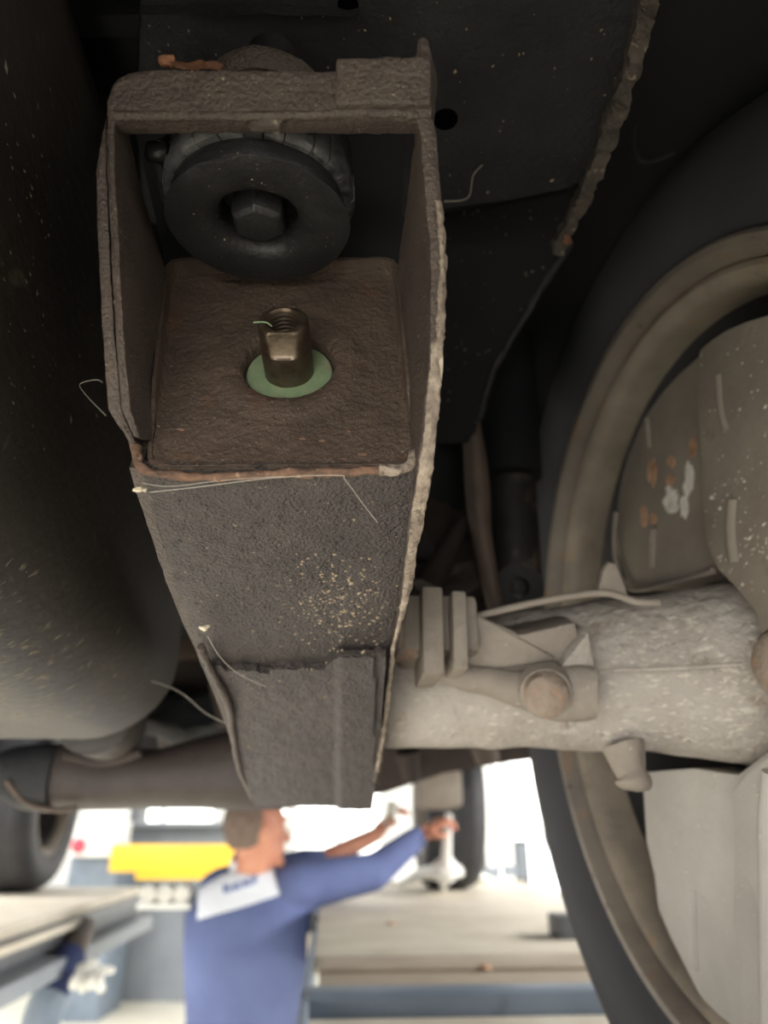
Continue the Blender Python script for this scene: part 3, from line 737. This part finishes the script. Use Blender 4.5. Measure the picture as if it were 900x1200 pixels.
def er_(r_list, h, f_=None):
    out = []
    for k in range(NA):
        th = 2 * PI * k / NA; r = r_list[k]; p = E0 + EX * math.cos(th) * r + EY * math.sin(th) * r + EN * (h * (f_[k] if f_ else 1))
        out.append(p + EN * (.0005 * noise.noise(p * 160) + .0002 * noise.noise(p * 600)))
    return out
for r, h in lev: rings.append(er_([min(r, q * .97) for q in bd_], h))
for t_ in [k / 16 for k in range(1, 16)]: rings.append(er_([HR + .0135 + (q * .985 - HR - .0135) * t_ if q > HR + .02 else q for q in bd_], 0))
rings.append(er_([q * .992 for q in bd_], .0012)); fh = [1 - .85 * max(0, min(1, (-math.sin(2 * PI * k / NA) - .35) / .3)) for k in range(NA)]
rings.append(er_([q for q in bd_], .003, fh)); rings.append(er_(bd_, .0075, fh)); rings.append(er_([q * 1.03 for q in bd_], .0075, fh)); rings.append(er_([q * 1.03 for q in bd_], -.003)); rings.append(er_([min(HR + .003, q) for q in bd_], -.006))
mk('end_plate', loft(rings, cap=False, closed=True), M['endplate'], cr)
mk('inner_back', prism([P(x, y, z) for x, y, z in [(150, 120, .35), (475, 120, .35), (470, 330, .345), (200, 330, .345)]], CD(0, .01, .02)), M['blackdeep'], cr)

# right side plate: inner x, outer x at the front edge, row by row; and the back edge
RSt = [(47, 490, 501, .245), (62, 488, 505, .244), (78, 486, 506, .243), (138, 488, 507, .242), (160, 493, 511, .242), (230, 499, 517, .2415), (300, 505, 523, .2415), (350, 505, 522, .242), (400, 504, 520, .243), (450, 500, 516, .2445), (500, 496, 512, .2465),
       (540, 490, 508, .249), (560, 488, 505, .2515), (600, 481, 498, .265), (650, 475, 488, .287), (680, 472, 484, .303), (720, 467, 474, .327), (760, 458, 463, .353), (830, 450, 456, .41), (918, 437, 442, .487)]
RSb = [(47, 492, 70, .26), (78, 490, 95, .26), (138, 487, 150, .262), (220, 476, 240, .285), (300, 463, 335, .32), (450, 471, 462, .286), (540, 481, 545, .260), (560, 480, 560, .285), (760, 450, 750, .40), (918, 430, 905, .53)]
rows = []
for k in range(150):
    y = 47 + (918 - 47) * k / 149
    xi, xo, z = interp(RSt, y); xb, yb, zb = interp(RSb, y)
    j1 = noise.noise(V((y * .03, 1, 0))) * 1.5 + noise.noise(V((y * .11, 2, 0))) * .8; amp = 1 if y > 380 else .35
    fi, fo = P(xi, y, z), P(xo + j1 * amp, y, z + .0008); bi = P(xb, yb, zb); bo = bi + V(((fo - fi).length + .001, 0, 0))
    rows.append([fi.lerp(bi, .6), fi.lerp(bi, .25), fi.lerp(bi, .03), fi, fi.lerp(fo, .35) - (bi - fi).normalized() * .001, fi.lerp(fo, .7) - (bi - fi).normalized() * .001, fo, fo.lerp(bo, .04), fo.lerp(bo, .3), bo, bi])
mk('side_plate', rough(rough(loft(rows), .0003, 160), .0003, 700), M['undercoat'], cr)
# scaly front edge on the right plate
rows = []
for k in range(150):
    y = 235 + (905 - 235) * k / 149
    xi, xo, z = interp(RSt, y); j1 = noise.noise(V((y * .03, 1, 0))) * 1.5 + noise.noise(V((y * .11, 2, 0))) * .8
    w_ = (xo - xi); a0 = xi + w_ * (.12 if y > 400 else .45 if y > 330 else .6)
    rows.append([P(a0, y, z - .0022), P((a0 + xo) / 2, y, z - .0034), P(xo + j1, y, z - .0022), P(xo + j1 + .5, y, z + .003), P(a0, y, z + .003)])
mk('scaly_edge', rough(rough(loft(rows), .0006, 420), .0005, 1100), M['edge'], cr, label='pale scaly front edge')
# left side plate: an outer and an inner sheet
def leftplate(tb, back):
    rows = []
    for k in range(70):
        y = 138 + (tb[-1][0] - 138) * k / 69
        xo, xi, z = interp(tb, y); xb, yb, zb = interp(back, y)
        fo, fi = P(xo, y, z), P(xi, y, z); bi = P(xb, yb, zb); bo = bi + V((-.004, 0, 0))
        rows.append([fi, fi.lerp(bi, .15), fi.lerp(bi, .5), bi, bo, fo.lerp(bo, .3), fo, fo.lerp(fi, .5) + (fi - bi).normalized() * .0007])
    return rough(rough(loft(rows), .00025, 160), .0002, 700)
Lb = [(138, 150, 150, .262), (200, 166, 225, .285), (300, 200, 335, .32), (450, 188, 462, .285), (518, 181, 522, .264)]
mk('side_plate', leftplate([(138, 126, 134, .243), (200, 126, 134, .243), (300, 131, 140, .243), (400, 136, 145, .2445), (480, 143, 153, .2475), (512, 157, 163, .251)], Lb), M['undercoat'], cr)
Lb2 = [(138, 140, 150, .27), (300, 150, 320, .31), (450, 155, 462, .29), (518, 165, 525, .27)]
mk('outer_side_sheet', leftplate([(138, 124, 125, .244), (160, 120, 125, .244), (200, 113, 124.5, .2435), (300, 116, 128.5, .2435), (400, 121, 134, .245), (480, 127, 142, .248), (518, 152, 158, .252)], Lb2), M['undercoat'], cr)
# strap across the front
tabT = [(124, 118), (127, 104), (136, 93), (150, 85), (168, 81), (300, 81), (400, 82), (507, 78)]
gr = []
for i in range(7):
    row = []
    for j in range(61):
        x = 124 + (507 - 124) * j / 60; yt = interp(tabT, x)[0]; yb = 138 - 2 * math.sin(j / 60 * PI) + noise.noise(V((x * .06, 0, 3)))
        p = P(x, yt + (yb - yt) * i / 6, .2405)
        row.append(p + CD(0, 0, .0008 * noise.noise(p * 90)))
    gr.append(row)
mk('front_strap', sheet(gr, CD(0, 0, .012), .0003, 300), M['undercoat'], cr, bevel=.0018)
gr = [[P(x, y + (-4 if x > 480 and y < 80 else 0), .2375) for x in (394, 420, 450, 480, 505)] for y in (67, 85, 105, 122)]
mk('strap_patch', sheet(dense(gr, 4, 5), CD(0, 0, .005), .0006, 150), M['undercoat'], cr, bevel=.0012)
mk('strap_lip', rough(tube([P(x, y, .2415) for x, y in [(134, 136), (200, 135), (290, 135), (380, 135), (420, 131), (462, 132), (490, 136)]], .0016, 10), .0006, 150), M['undercoat'], cr)
mk('weld_blob', rough(blob(P(316, 144, .244), (.007, .003, .0022), 2, .3), .0006, 300), M['flange'], cr)

# ------------------------------------------------------------------ nut and washer
WS = thing('steel_washer', 'pale green steel washer around the threaded nut', 'washer', E0 - EN * .003)
mk('washer', rough(lathe([(.0085, -.0058), (HR - .0012, -.0058), (HR - .0007, -.005), (HR - .0012, -.0042), (.0085, -.0034)], E0, EN, 64, closed=True), .0002, 300), M['green'], WS)
nt_ = thing('threaded_nut', 'oily steel threaded nut sticking out of the end plate', 'nut', E0 - EN * .002)
RN = .0097; HN = .0212; n = 72
def nring(r, h, flat=None):
    out = []
    for k in range(n):
        th = 2 * PI * k / n; x, y = r * math.cos(th), r * math.sin(th)
        if flat: y = max(-flat, min(flat, y))
        out.append(E0 + EX * x + EY * y + EN * h)
    return out
fl_ = .0077
rings = [nring(RN, -.004), nring(RN, .009), nring(RN, .0098), nring(RN - .0002, .0104, .0084), nring(RN - .0002, .0112, fl_), nring(RN - .0002, HN - .0014, fl_), nring(RN - .001, HN - .0003, fl_ - .0002), nring(RN - .0016, HN, fl_ - .0006), nring(.0068, HN), nring(.0060, HN - .0010)]
hh = HN - .0012
for k in range(7):
    rings += [nring(.0060, hh - .0002), nring(.0050, hh - .0008), nring(.0050, hh - .0010), nring(.0060, hh - .0016)]; hh -= .0018
rings += [nring(.0045, hh - .001)]
mk('nut_body', loft(rings), M['steel'], nt_)
mk('green_thread', tube(spline([E0 + EX * -.0105 + EY * -.002 + EN * (HN + .0003), E0 + EX * -.006 + EY * -.0025 + EN * (HN + .0008), E0 + EX * -.0035 + EY * -.0045 + EN * (HN + .0005)], 5), .0003, 6), M['green'], nt_, label='thin green fibre')

# ------------------------------------------------------------------ bump stop
BC = C((303 - 450) / F * .281, (600 - 262) / F * .281, .281)
bs = thing('bump_stop', 'round black rubber bump stop hanging inside the bracket', 'bump stop', BC)
DN = V((0, .09, -1)).normalized(); r0 = .0332
mk('rubber_disc', rough(lathe([(.0148, -.014), (.0148, -.006), (.0152, -.004), (.0165, -.0015), (.0185, .0001), (.0215, .001), (.030, .0012), (.0345, .0008), (r0 - .001, -.0004), (r0, -.0022), (r0 - .0003, -.006), (r0 - .001, -.0085), (r0 - .002, -.010), (r0 - .003, -.03), (.0148, -.03)], BC, DN, 96, closed=True), .0005, 90), M['rubber'], bs)
mk('bolt_head', lathe([(0, .0005), (.0088, .0005), (.0106, -.001), (.0110, -.003), (.0110, -.016), (0, -.016)], BC + DN * .0012, DN, 6), M['rubber'], bs, bevel=.0006)
mk('recess_floor', lathe([(0, -.013), (.0148, -.013), (.0148, -.016), (0, -.016)], BC, DN, 40), M['blackdeep'], bs)
random.seed(11)
a_ = 0
while a_ < 2 * PI - .12:
    wd = random.uniform(.2, .34); wd = min(wd, 2 * PI - a_)
    rr_ = r0 + random.uniform(.0014, .0026); hb = random.uniform(.0205, .0235)
    g = lathe([(r0 - .004, -.0095), (rr_ - .001, -.0090), (rr_ + .0003, -.0105), (rr_ + .0006, -.016), (rr_ - .0002, -hb), (rr_ - .002, -hb - .001), (r0 - .004, -hb)], BC, DN, 8, closed=True, a0=a_ + .008, a1=a_ + wd - .008)
    mk('rubber_segment', rough(g, .0006, 160, a_), M['rubber_old'], bs)
    a_ += wd
mk('rubber_base', rough(rough(lathe([(0, -.024), (r0 + .001, -.024), (r0 + .003, -.028), (r0 + .001, -.036), (r0 - .006, -.042), (r0 - .012, -.05), (.010, -.052), (.010, -.085), (0, -.085)], BC, DN, 64), .002, 60), .001, 160), M['rubber'], bs)
mk('top_cup', rough(lathe([(.012, -.052), (.022, -.052), (.0245, -.055), (.0245, -.060), (.02, -.063), (.012, -.063)], BC, DN, 48, closed=True), .0006, 120), M['undercoat'], bs)
mk('mounting_tab', rough(join(blob(P(186, 178, .272), (.005, .004, .005), 2, .2), tube([P(186, 178, .272), P(215, 175, .29)], [.0045, .006], 10), tube([P(184, 182, .273), P(192, 235, .285)], [.0025, .002], 8)), .0008, 150), M['rubber'], bs)

# rust flakes and chips
t = thing('bark_flake', 'orange brown dry leaf scrap lying on the strap edge', 'debris', P(225, 76, .243))
gr = [[P(x, y, z) for x, y, z in r] for r in ([(188, 66, .246), (203, 70, .243), (222, 72, .246), (243, 73, .243), (262, 74, .246)], [(196, 74, .242), (206, 81, .240), (224, 80, .2415), (245, 80, .240), (258, 79, .242)])]
mk('scrap', rough(rough(sheet(dense(gr, 4, 6), CD(0, .0004, .0008)), .0014, 220), .0006, 600), M['flake'], t)
mk('scrap_tip', rough(blob(P(197, 72, .242), (.003, .002, .0014), 2, .4), .0006, 400), M['flake'], t)
def chip(name, label, px, py, z, s, m_, seed=1):
    o = mk(name, rough(blob(P(px, py, z), s, 2, .5, seed=seed), .0003, 500), m_); tag(o, label, 'debris'); return o
chip('paint_chip', 'white paint chip stuck below the left bracket corner', 163, 574, .2535, (.0022, .001, .0009), M['chip'])
chip('paint_chip', 'cream chip clinging to the left edge of the lower plate', 239, 736, .334, (.0024, .001, .0012), M['chip'], 4)
chip('rust_chip', 'orange rust chip at the tip of the ragged flange', 665, 281, .415, (.0022, .0015, .003), M['flake'], 6)
chip('dried_stem', 'pale dried plant stem stuck to the right bracket edge', 517, 425, .2405, (.0005, .0005, .006), M['chip'], 8)
random.seed(21)
rb = []
for k in range(14):
    x, y = random.uniform(205, 455), random.uniform(500, 548); q = ONP(x, y, E0, EN)
    if random.random() < .5: x = random.uniform(340, 425); y = random.uniform(500, 545); q = ONP(x, y, E0, EN)
    rb.append(rough(blob(q + EN * .0004, (random.uniform(.0005, .0016), .0005, random.uniform(.0003, .0008)), 1, .5, seed=k), .0002, 500))
tag(mk('rust_crumbs', join(*rb), M['rust'], cr), kind='stuff')
def scatter(parts, n, regions, size, m_, parent, name='grit', elong=1.0, seed=0, flat=.5, ang=0):
    rnd = random.Random(seed); tv, tf = [], []
    for o in parts:
        k = len(tv); tv += [v.co + WL[o] for v in o.data.vertices]; tf += [tuple(i + k for i in p.vertices) for p in o.data.polygons]
    bv = BVHTree.FromPolygons(tv, tf); out = []
    for _ in range(n):
        x0, x1, y0, y1 = rnd.choice(regions)
        px, py = rnd.uniform(x0, x1), rnd.uniform(y0, y1)
        if len(regions) == 1 and elong == 1:
            px, py = rnd.triangular(x0, x1), rnd.triangular(y0, y1)
        h = bv.ray_cast(CAM, RAY(px, py).normalized())
        if h[0] is None: continue
        nn = h[1] if h[1].dot(CAM - h[0]) > 0 else -h[1]
        u, v, d = basis(nn); a_ = rnd.gauss(ang, .35) if elong > 1 else rnd.uniform(0, 6.28)
        u, v = u * math.cos(a_) + v * math.sin(a_), v * math.cos(a_) - u * math.sin(a_)
        sz = size * rnd.uniform(.5, 1.2) * (1.8 if rnd.random() < .08 else 1)
        c = h[0]; e = elong * rnd.uniform(.8, 1.3)
        vs = [c + u * sz * e, c + v * sz * rnd.uniform(.6, 1), c - u * sz * e * .8, c - v * sz, c + nn * sz * flat, c - nn * sz * .3]
        out.append((vs, [(0, 1, 4), (1, 2, 4), (2, 3, 4), (3, 0, 4), (1, 0, 5), (2, 1, 5), (3, 2, 5), (0, 3, 5)]))
    return tag(mk(name, join(*out), m_, parent, smooth=False), kind='stuff')


kid = lambda t, *ns: [c for c in t.children if c.name.split('.')[0] in ns]
lowp = kid(cr, 'lower_plate', 'reinforcement_plate')
scatter(lowp, 240, [(320, 470, 640, 770)], .0009, M['grit'], cr, seed=1)
scatter(lowp, 260, [(170, 480, 560, 930), (280, 400, 780, 900)], .0006, M['grit'], cr, seed=2)
scatter(lowp, 900, [(170, 480, 560, 760)], .0007, M['lower'], cr, 'pebble', seed=12)
scatter(kid(cr, 'end_plate', 'side_plate', 'outer_side_sheet', 'front_strap', 'strap_patch'), 420, [(180, 480, 340, 550), (115, 200, 140, 520), (465, 520, 140, 540), (125, 505, 75, 138), (190, 470, 450, 550)], .00035, M['grit'], cr, seed=3)
scatter(kid(cr, 'end_plate'), 500, [(185, 478, 420, 552)], .0006, M['endplate'], cr, 'pebble', seed=13)
scatter(kid(bs, 'rubber_disc'), 90, [(195, 412, 160, 338)], .0003, M['grit'], bs, seed=4)
scatter(kid(ub, 'floor_panel', 'wing_panel', 'seam_lip'), 160, [(165, 770, 0, 240), (520, 660, 240, 500)], .0005, M['grit'], ub, seed=5, elong=1.6)
scatter(kid(tk, 'tank_shell'), 170, [(-20, 150, 730, 870), (-20, 60, 650, 870)], .0012, M['scrape'], tk, 'scrape', elong=3.2, seed=6, flat=.25, ang=1.2)
scatter(kid(tk, 'tank_shell'), 120, [(-20, 200, 300, 870), (-20, 60, 60, 500)], .0009, M['scrape'], tk, 'scrape', elong=1.5, seed=7, flat=.3)
scatter(kid(ax, 'axle_tube'), 300, [(560, 890, 700, 880), (720, 895, 720, 870)], .0011, M['fleck'], ax, 'fleck', elong=2.6, seed=8, flat=.3, ang=0)
scatter(kid(bp, 'shield_web', 'shield_arm', 'shield_frame'), 190, [(820, 900, 400, 700), (835, 900, 560, 690), (780, 900, 880, 1200)], .0008, M['fleck'], bp, 'fleck', elong=1.4, seed=9)
# cobwebs
def web(label, pts, r=.00022, seed=0):
    o = mk('cobweb_strand', tube(spline(pts, 6), r * .5, 5), M['web']); tag(o, label, 'cobweb')
web('cobweb strand drooping from the rusty edge across the lower plate', [P(175, 577, .2525), P(230, 571, .2525), P(320, 560, .2515), P(395, 557, .2515), P(405, 563, .2535), P(425, 590, .262), P(443, 613, .269)], .00026)
web('thin cobweb strand along the rusty edge left end', [P(166, 566, .2525), P(200, 570, .2525), P(260, 563, .2525), P(330, 558, .2515)], .0002)
web('branching cobweb strand hanging on the black panel right of the bracket', [P(520, 236, .40), P(548, 232, .40), P(555, 205, .395), P(569, 188, .39), P(563, 172, .385), P(570, 130, .37)], .0004)
web('cobweb strand between fuel tank and left bracket edge', [P(124, 487, .247), P(100, 462, .26), P(94, 450, .27), P(112, 445, .26), P(120, 448, .246)], .0002)
web('long cobweb strand crossing below the fuel tank', [P(150, 790, .60), P(205, 808, .5), P(240, 835, .48), P(272, 851, .44)], .0004)
web('short cobweb strand on the corner of the reinforcement plate', [P(243, 745, .335), P(258, 770, .348), P(280, 790, .358), P(312, 805, .37)], .0003)

# ------------------------------------------------------------------ the mechanic
mp = V((-.40, 2.32, 0))
def cap(p, q, r1, r2, n=16):
    p, q = V(p), V(q); d = (q - p).normalized()
    pts = [p - d * r1 * .95, p - d * r1 * .6, p, q, q + d * r2 * .6, q + d * r2 * .95]
    return tube(pts, [r1 * .3, r1 * .8, r1, r2, r2 * .8, r2 * .3], n)
def ell(c, s, axes=None, sub=3):
    vs, fs = blob((0, 0, 0), s, sub, 0); axes = axes or (V((1, 0, 0)), V((0, 1, 0)), UP)
    return [V(c) + axes[0] * v.x + axes[1] * v.y + axes[2] * v.z for v in vs], fs
def trunk(rows, n=28):                      # rows of (centre, half width, half depth)
    return loft([[c + R * math.cos(2 * PI * k / n) * a_ + D * math.sin(2 * PI * k / n) * b_ for k in range(n)] for c, a_, b_ in rows])
def hand(wrist, d, palm_n, curl, size=1.0, spread_=1.0):
    """d: wrist-to-knuckle direction, palm_n: the way the palm faces"""
    d = V(d).normalized(); pn = (V(palm_n) - d * V(palm_n).dot(d)).normalized(); sd = d.cross(pn)
    parts = [ell(V(wrist) + d * .045 * size, (.040 * size, .050 * size, .016 * size), (sd, d, pn)), cap(wrist, V(wrist) + d * .03, .024, .026)]
    for k, (o, ln) in enumerate(((-.030, .070), (-.010, .080), (.011, .074), (.030, .058))):
        b_ = V(wrist) + d * .088 * size + sd * o * size
        pts = [b_ - d * .02]; dirv = d.copy(); p = b_
        for s_ in range(3):
            ang = curl * (.5, 1.0, .8)[s_]
            dirv = (dirv * math.cos(ang) + pn * math.sin(ang)).normalized() if s_ == 0 else (dirv * math.cos(ang) + (pn - dirv * pn.dot(dirv)).normalized() * math.sin(ang)).normalized()
            pts.append(p); p = p + dirv * ln * size * (.42, .32, .26)[s_]
        pts.append(p)
        parts.append(tube(pts, [.010, .0098, .0092, .0084, .006], 10))
    tb = V(wrist) + d * .03 - sd * .03 * size
    t1 = tb + (d * .5 - sd * .7 + pn * .35).normalized() * .04; t2 = t1 + (d * .85 - sd * .1 + pn * .5).normalized() * .034
    parts.append(tube([tb, tb.lerp(t1, .5), t1, t2], [.015, .014, .0115, .007], 10))
    return parts


HC = P(301, 974, 2.33); FD = (R * .86 + D * .5).normalized(); FS = V((FD.y, -FD.x, 0))     # facing and its right side
NK = P(293, 1020, 2.33)
RSh, REl, RWr = P(343, 1040, 2.32), P(436, 1022, 2.47), P(491, 981, 2.62)
LSh, LEl, LWr = P(258, 1046, 2.36), P(372, 1012, 2.52), P(441, 978, 2.63)
hip = V((NK.x + .0, NK.y + .02, .95)); chest = NK + V((.0, .02, -.16)); waist = NK + V((.005, .03, -.40))
rh = (P(522, 958, 2.66) - RWr); lh = (P(458, 955, 2.66) - LWr)
body = [trunk([(hip + UP * -.08, .12, .08), (hip, .155, .105), (waist, .135, .09), (chest + UP * -.05, .16, .105), (chest + UP * .06, .165, .095), (NK + UP * -.04, .10, .07), (NK + UP * .0, .055, .055)]),
        cap(NK + UP * -.03, HC + UP * -.06, .056, .054), cap(RSh, REl, .048, .04), cap(REl, RWr, .038, .026), cap(LSh, LEl, .048, .04), cap(LEl, LWr, .038, .026)]
# head
body += [ell(HC + UP * .02 - FD * .008, (.097, .078, .100), (FD, FS, UP)), ell(HC + UP * -.045 + FD * .028, (.066, .060, .068), (FD, FS, UP)),
         cap(HC + FD * .088 + UP * .01, HC + FD * .108 + UP * -.022, .009, .014), ell(HC + FD * .078 + UP * .036, (.018, .05, .010), (FD, FS, UP)),
         ell(HC + FD * .088 + UP * -.056, (.012, .024, .006), (FD, FS, UP)), ell(HC + FD * .078 + UP * -.088, (.02, .022, .018), (FD, FS, UP))]
for s_ in (1, -1): body += [ell(HC + FS * .079 * s_ + UP * -.004 - FD * .006, (.021, .009, .032), (FD, FS, UP))]
for s_ in (1, -1):
    h0 = hip + R * .09 * s_; k0 = V((h0.x, h0.y + .02, .5)) + R * .02 * s_; f0 = V((k0.x, k0.y - .02, .09))
    body += [cap(h0, k0, .08, .055), cap(k0, f0, .055, .035), cap(f0 + UP * -.04, f0 + D * .16 + UP * -.05, .035, .028)]
body += hand(RWr, rh, (0, .2, -1), .75) + hand(LWr, lh, R, .8)
pr = mk('person', join(*body), M['skin'])
tag(pr, 'man in blue workwear with white shoulder panel, back turned, reaching for the wheel', 'person')
def remesh(o, vs, sm=4):
    m1 = o.modifiers.new('remesh', 'REMESH'); m1.mode = 'VOXEL'; m1.voxel_size = vs; m1.use_smooth_shade = True
    m2 = o.modifiers.new('smooth', 'SMOOTH'); m2.factor = .5; m2.iterations = sm
remesh(pr, .0055, 3)
ov = [trunk([(hip + UP * -.14, .15, .11), (hip + UP * -.02, .185, .135), (waist + UP * -.1, .178, .125), (waist, .170, .12), (chest + UP * -.06, .190, .135), (chest + UP * .04, .198, .125), (chest + UP * .095, .165, .10), (NK + UP * -.03, .10, .075), (NK + UP * -.005, .07, .066)]),
      cap(RSh, REl, .075, .062), cap(REl, REl.lerp(RWr, .92), .060, .042), cap(LSh, LEl.lerp(LSh, .12), .072, .062), cap(LEl.lerp(LSh, .2), LEl, .06, .05)]
for s_ in (1, -1):
    h0 = hip + R * .09 * s_; k0 = V((h0.x, h0.y + .02, .5)) + R * .02 * s_; f0 = V((k0.x, k0.y - .02, .12))
    ov += [cap(h0, k0, .105, .08), cap(k0, f0, .08, .07)]
base = WL[pr]
ovo = mk('overalls', rough(join(*ov), .006, 9), M['blue'], pr, label='blue work overalls'); remesh(ovo, .009, 4)
# hair cap
vs, fs = ell(HC + UP * .024 - FD * .010, (.101, .083, .104), (FD, FS, UP), 4)
keep = set()
for i, v in enumerate(vs):
    q = v - HC; f_, u_ = q.dot(FD), q.z
    if (u_ > .055 + max(0, f_) * .35) or (f_ < -.015 and u_ > -.062 + .3 * (f_ + .08)): keep.add(i)
idx = {i: k for k, i in enumerate(sorted(keep))}
hf = [tuple(idx[i] for i in f) for f in fs if all(i in keep for i in f)]
hv = [vs[i] + noise.noise_vector(vs[i] * 90) * .002 for i in sorted(keep)]
mk('hair', (hv, hf), M['hair'], pr, label='short brown hair')
mk('eye', ell(HC + FD * .083 + FS * .03 + UP * .012, (.008, .011, .008), (FD, FS, UP), 2), M['white'], pr)
mk('eye', ell(HC + FD * .083 - FS * .03 + UP * .012, (.008, .011, .008), (FD, FS, UP), 2), M['white'], pr)
for s_ in (1, -1):
    f0 = V((hip.x, hip.y, 0)) + R * .11 * s_
    mk('shoe', ell(f0 + D * .05 + UP * .045, (.05, .14, .045), (R, D, UP), 3), M['shoe'], pr)
# white shoulder panel laid over the overalls
dg = bpy.context.evaluated_depsgraph_get()
bvh = BVHTree.FromObject(ovo, dg); off = WL[pr]
def on_back(px, py, lift):
    r = RAY(px, py).normalized(); h = bvh.ray_cast(CAM - off, r)
    if h[0] is None: return P(px, py, 2.22)
    return h[0] + off + h[1] * lift
Yk = [[(233, 1045), (262, 1028), (285, 1020), (312, 1016), (320, 1014)], [(233, 1060), (262, 1042), (288, 1034), (316, 1028), (322, 1026)], [(233, 1078), (262, 1070), (290, 1062), (320, 1052), (328, 1049)]]
gk = dense([[V((x, y, 0)) for x, y in r] for r in Yk], 6, 6)
ysh = mk('shoulder_panel', sheet([[on_back(p.x, p.y, .006) for p in r] for r in gk], .003), M['yoke'], pr, label='white shoulder panel')
mk('collar', lathe([(.058, -.02), (.064, -.02), (.062, .022), (.056, .022)], NK + UP * .012, (HC - NK), 32, closed=True), M['yoke'], pr)
lt = []
random.seed(5)
for k in range(7):
    x = 264 + 5.4 * k; y = 1044 - 1.9 * k
    for (dx, dy, ex_, ey_) in ((0, -4, .5, 4), (0, -4 + (k % 3) * 3, 3.2, -5 + (k % 3) * 3), (2.6, -4, 3.0, 3)) if k % 2 == 0 else ((0, -4.5, 1, 4), (0, 3.5, 3.4, 2)):
        a0, b0 = on_back(x + dx, y + dy, .012), on_back(x + ex_, y + ey_, .012)
        lt.append(tube([a0, b0], .0021, 6))
mk('panel_print', join(*lt), M['print'], ysh, label='blurred blue lettering')

# white wheel clamp with red tip, and the tool in the left hand
wc = thing('alignment_clamp', 'white tripod wheel clamp with red tip on the right runway', 'clamp', G(515, 1040, RZ))
q0 = P(522, 1020, 2.72)
mk('hub', blob(q0, (.05, .03, .045), 3, .1), M['white'], wc)
mk('stem', tube([q0, P(524, 985, 2.7), P(526, 955, 2.68)], [.022, .016, .013], 14), M['white'], wc)
mk('red_tip', blob(P(531, 968, 2.66), (.012, .012, .014), 2, .05), M['red'], wc)
for (x, y, z) in ((572, 1030, 2.6), (468, 1036, 2.5), (520, 1041, 2.4)):
    e = G(x, y, RZ + .012); mk('leg', tube([q0, q0.lerp(e, .5) + UP * .015, e], [.03, .022, .012], 12), M['white'], wc)
tl = thing('inspection_lamp', 'small pale hand lamp held up in the raised hand', 'lamp', P(460, 960, 2.62))
mk('handle', tube([P(456, 968, 2.60), P(460, 940, 2.62)], [.018, .021], 14), M['glove'], tl)
mk('tip', blob(P(457, 960, 2.575), (.014, .012, .014), 2, .05), M['tan_corr'], tl)
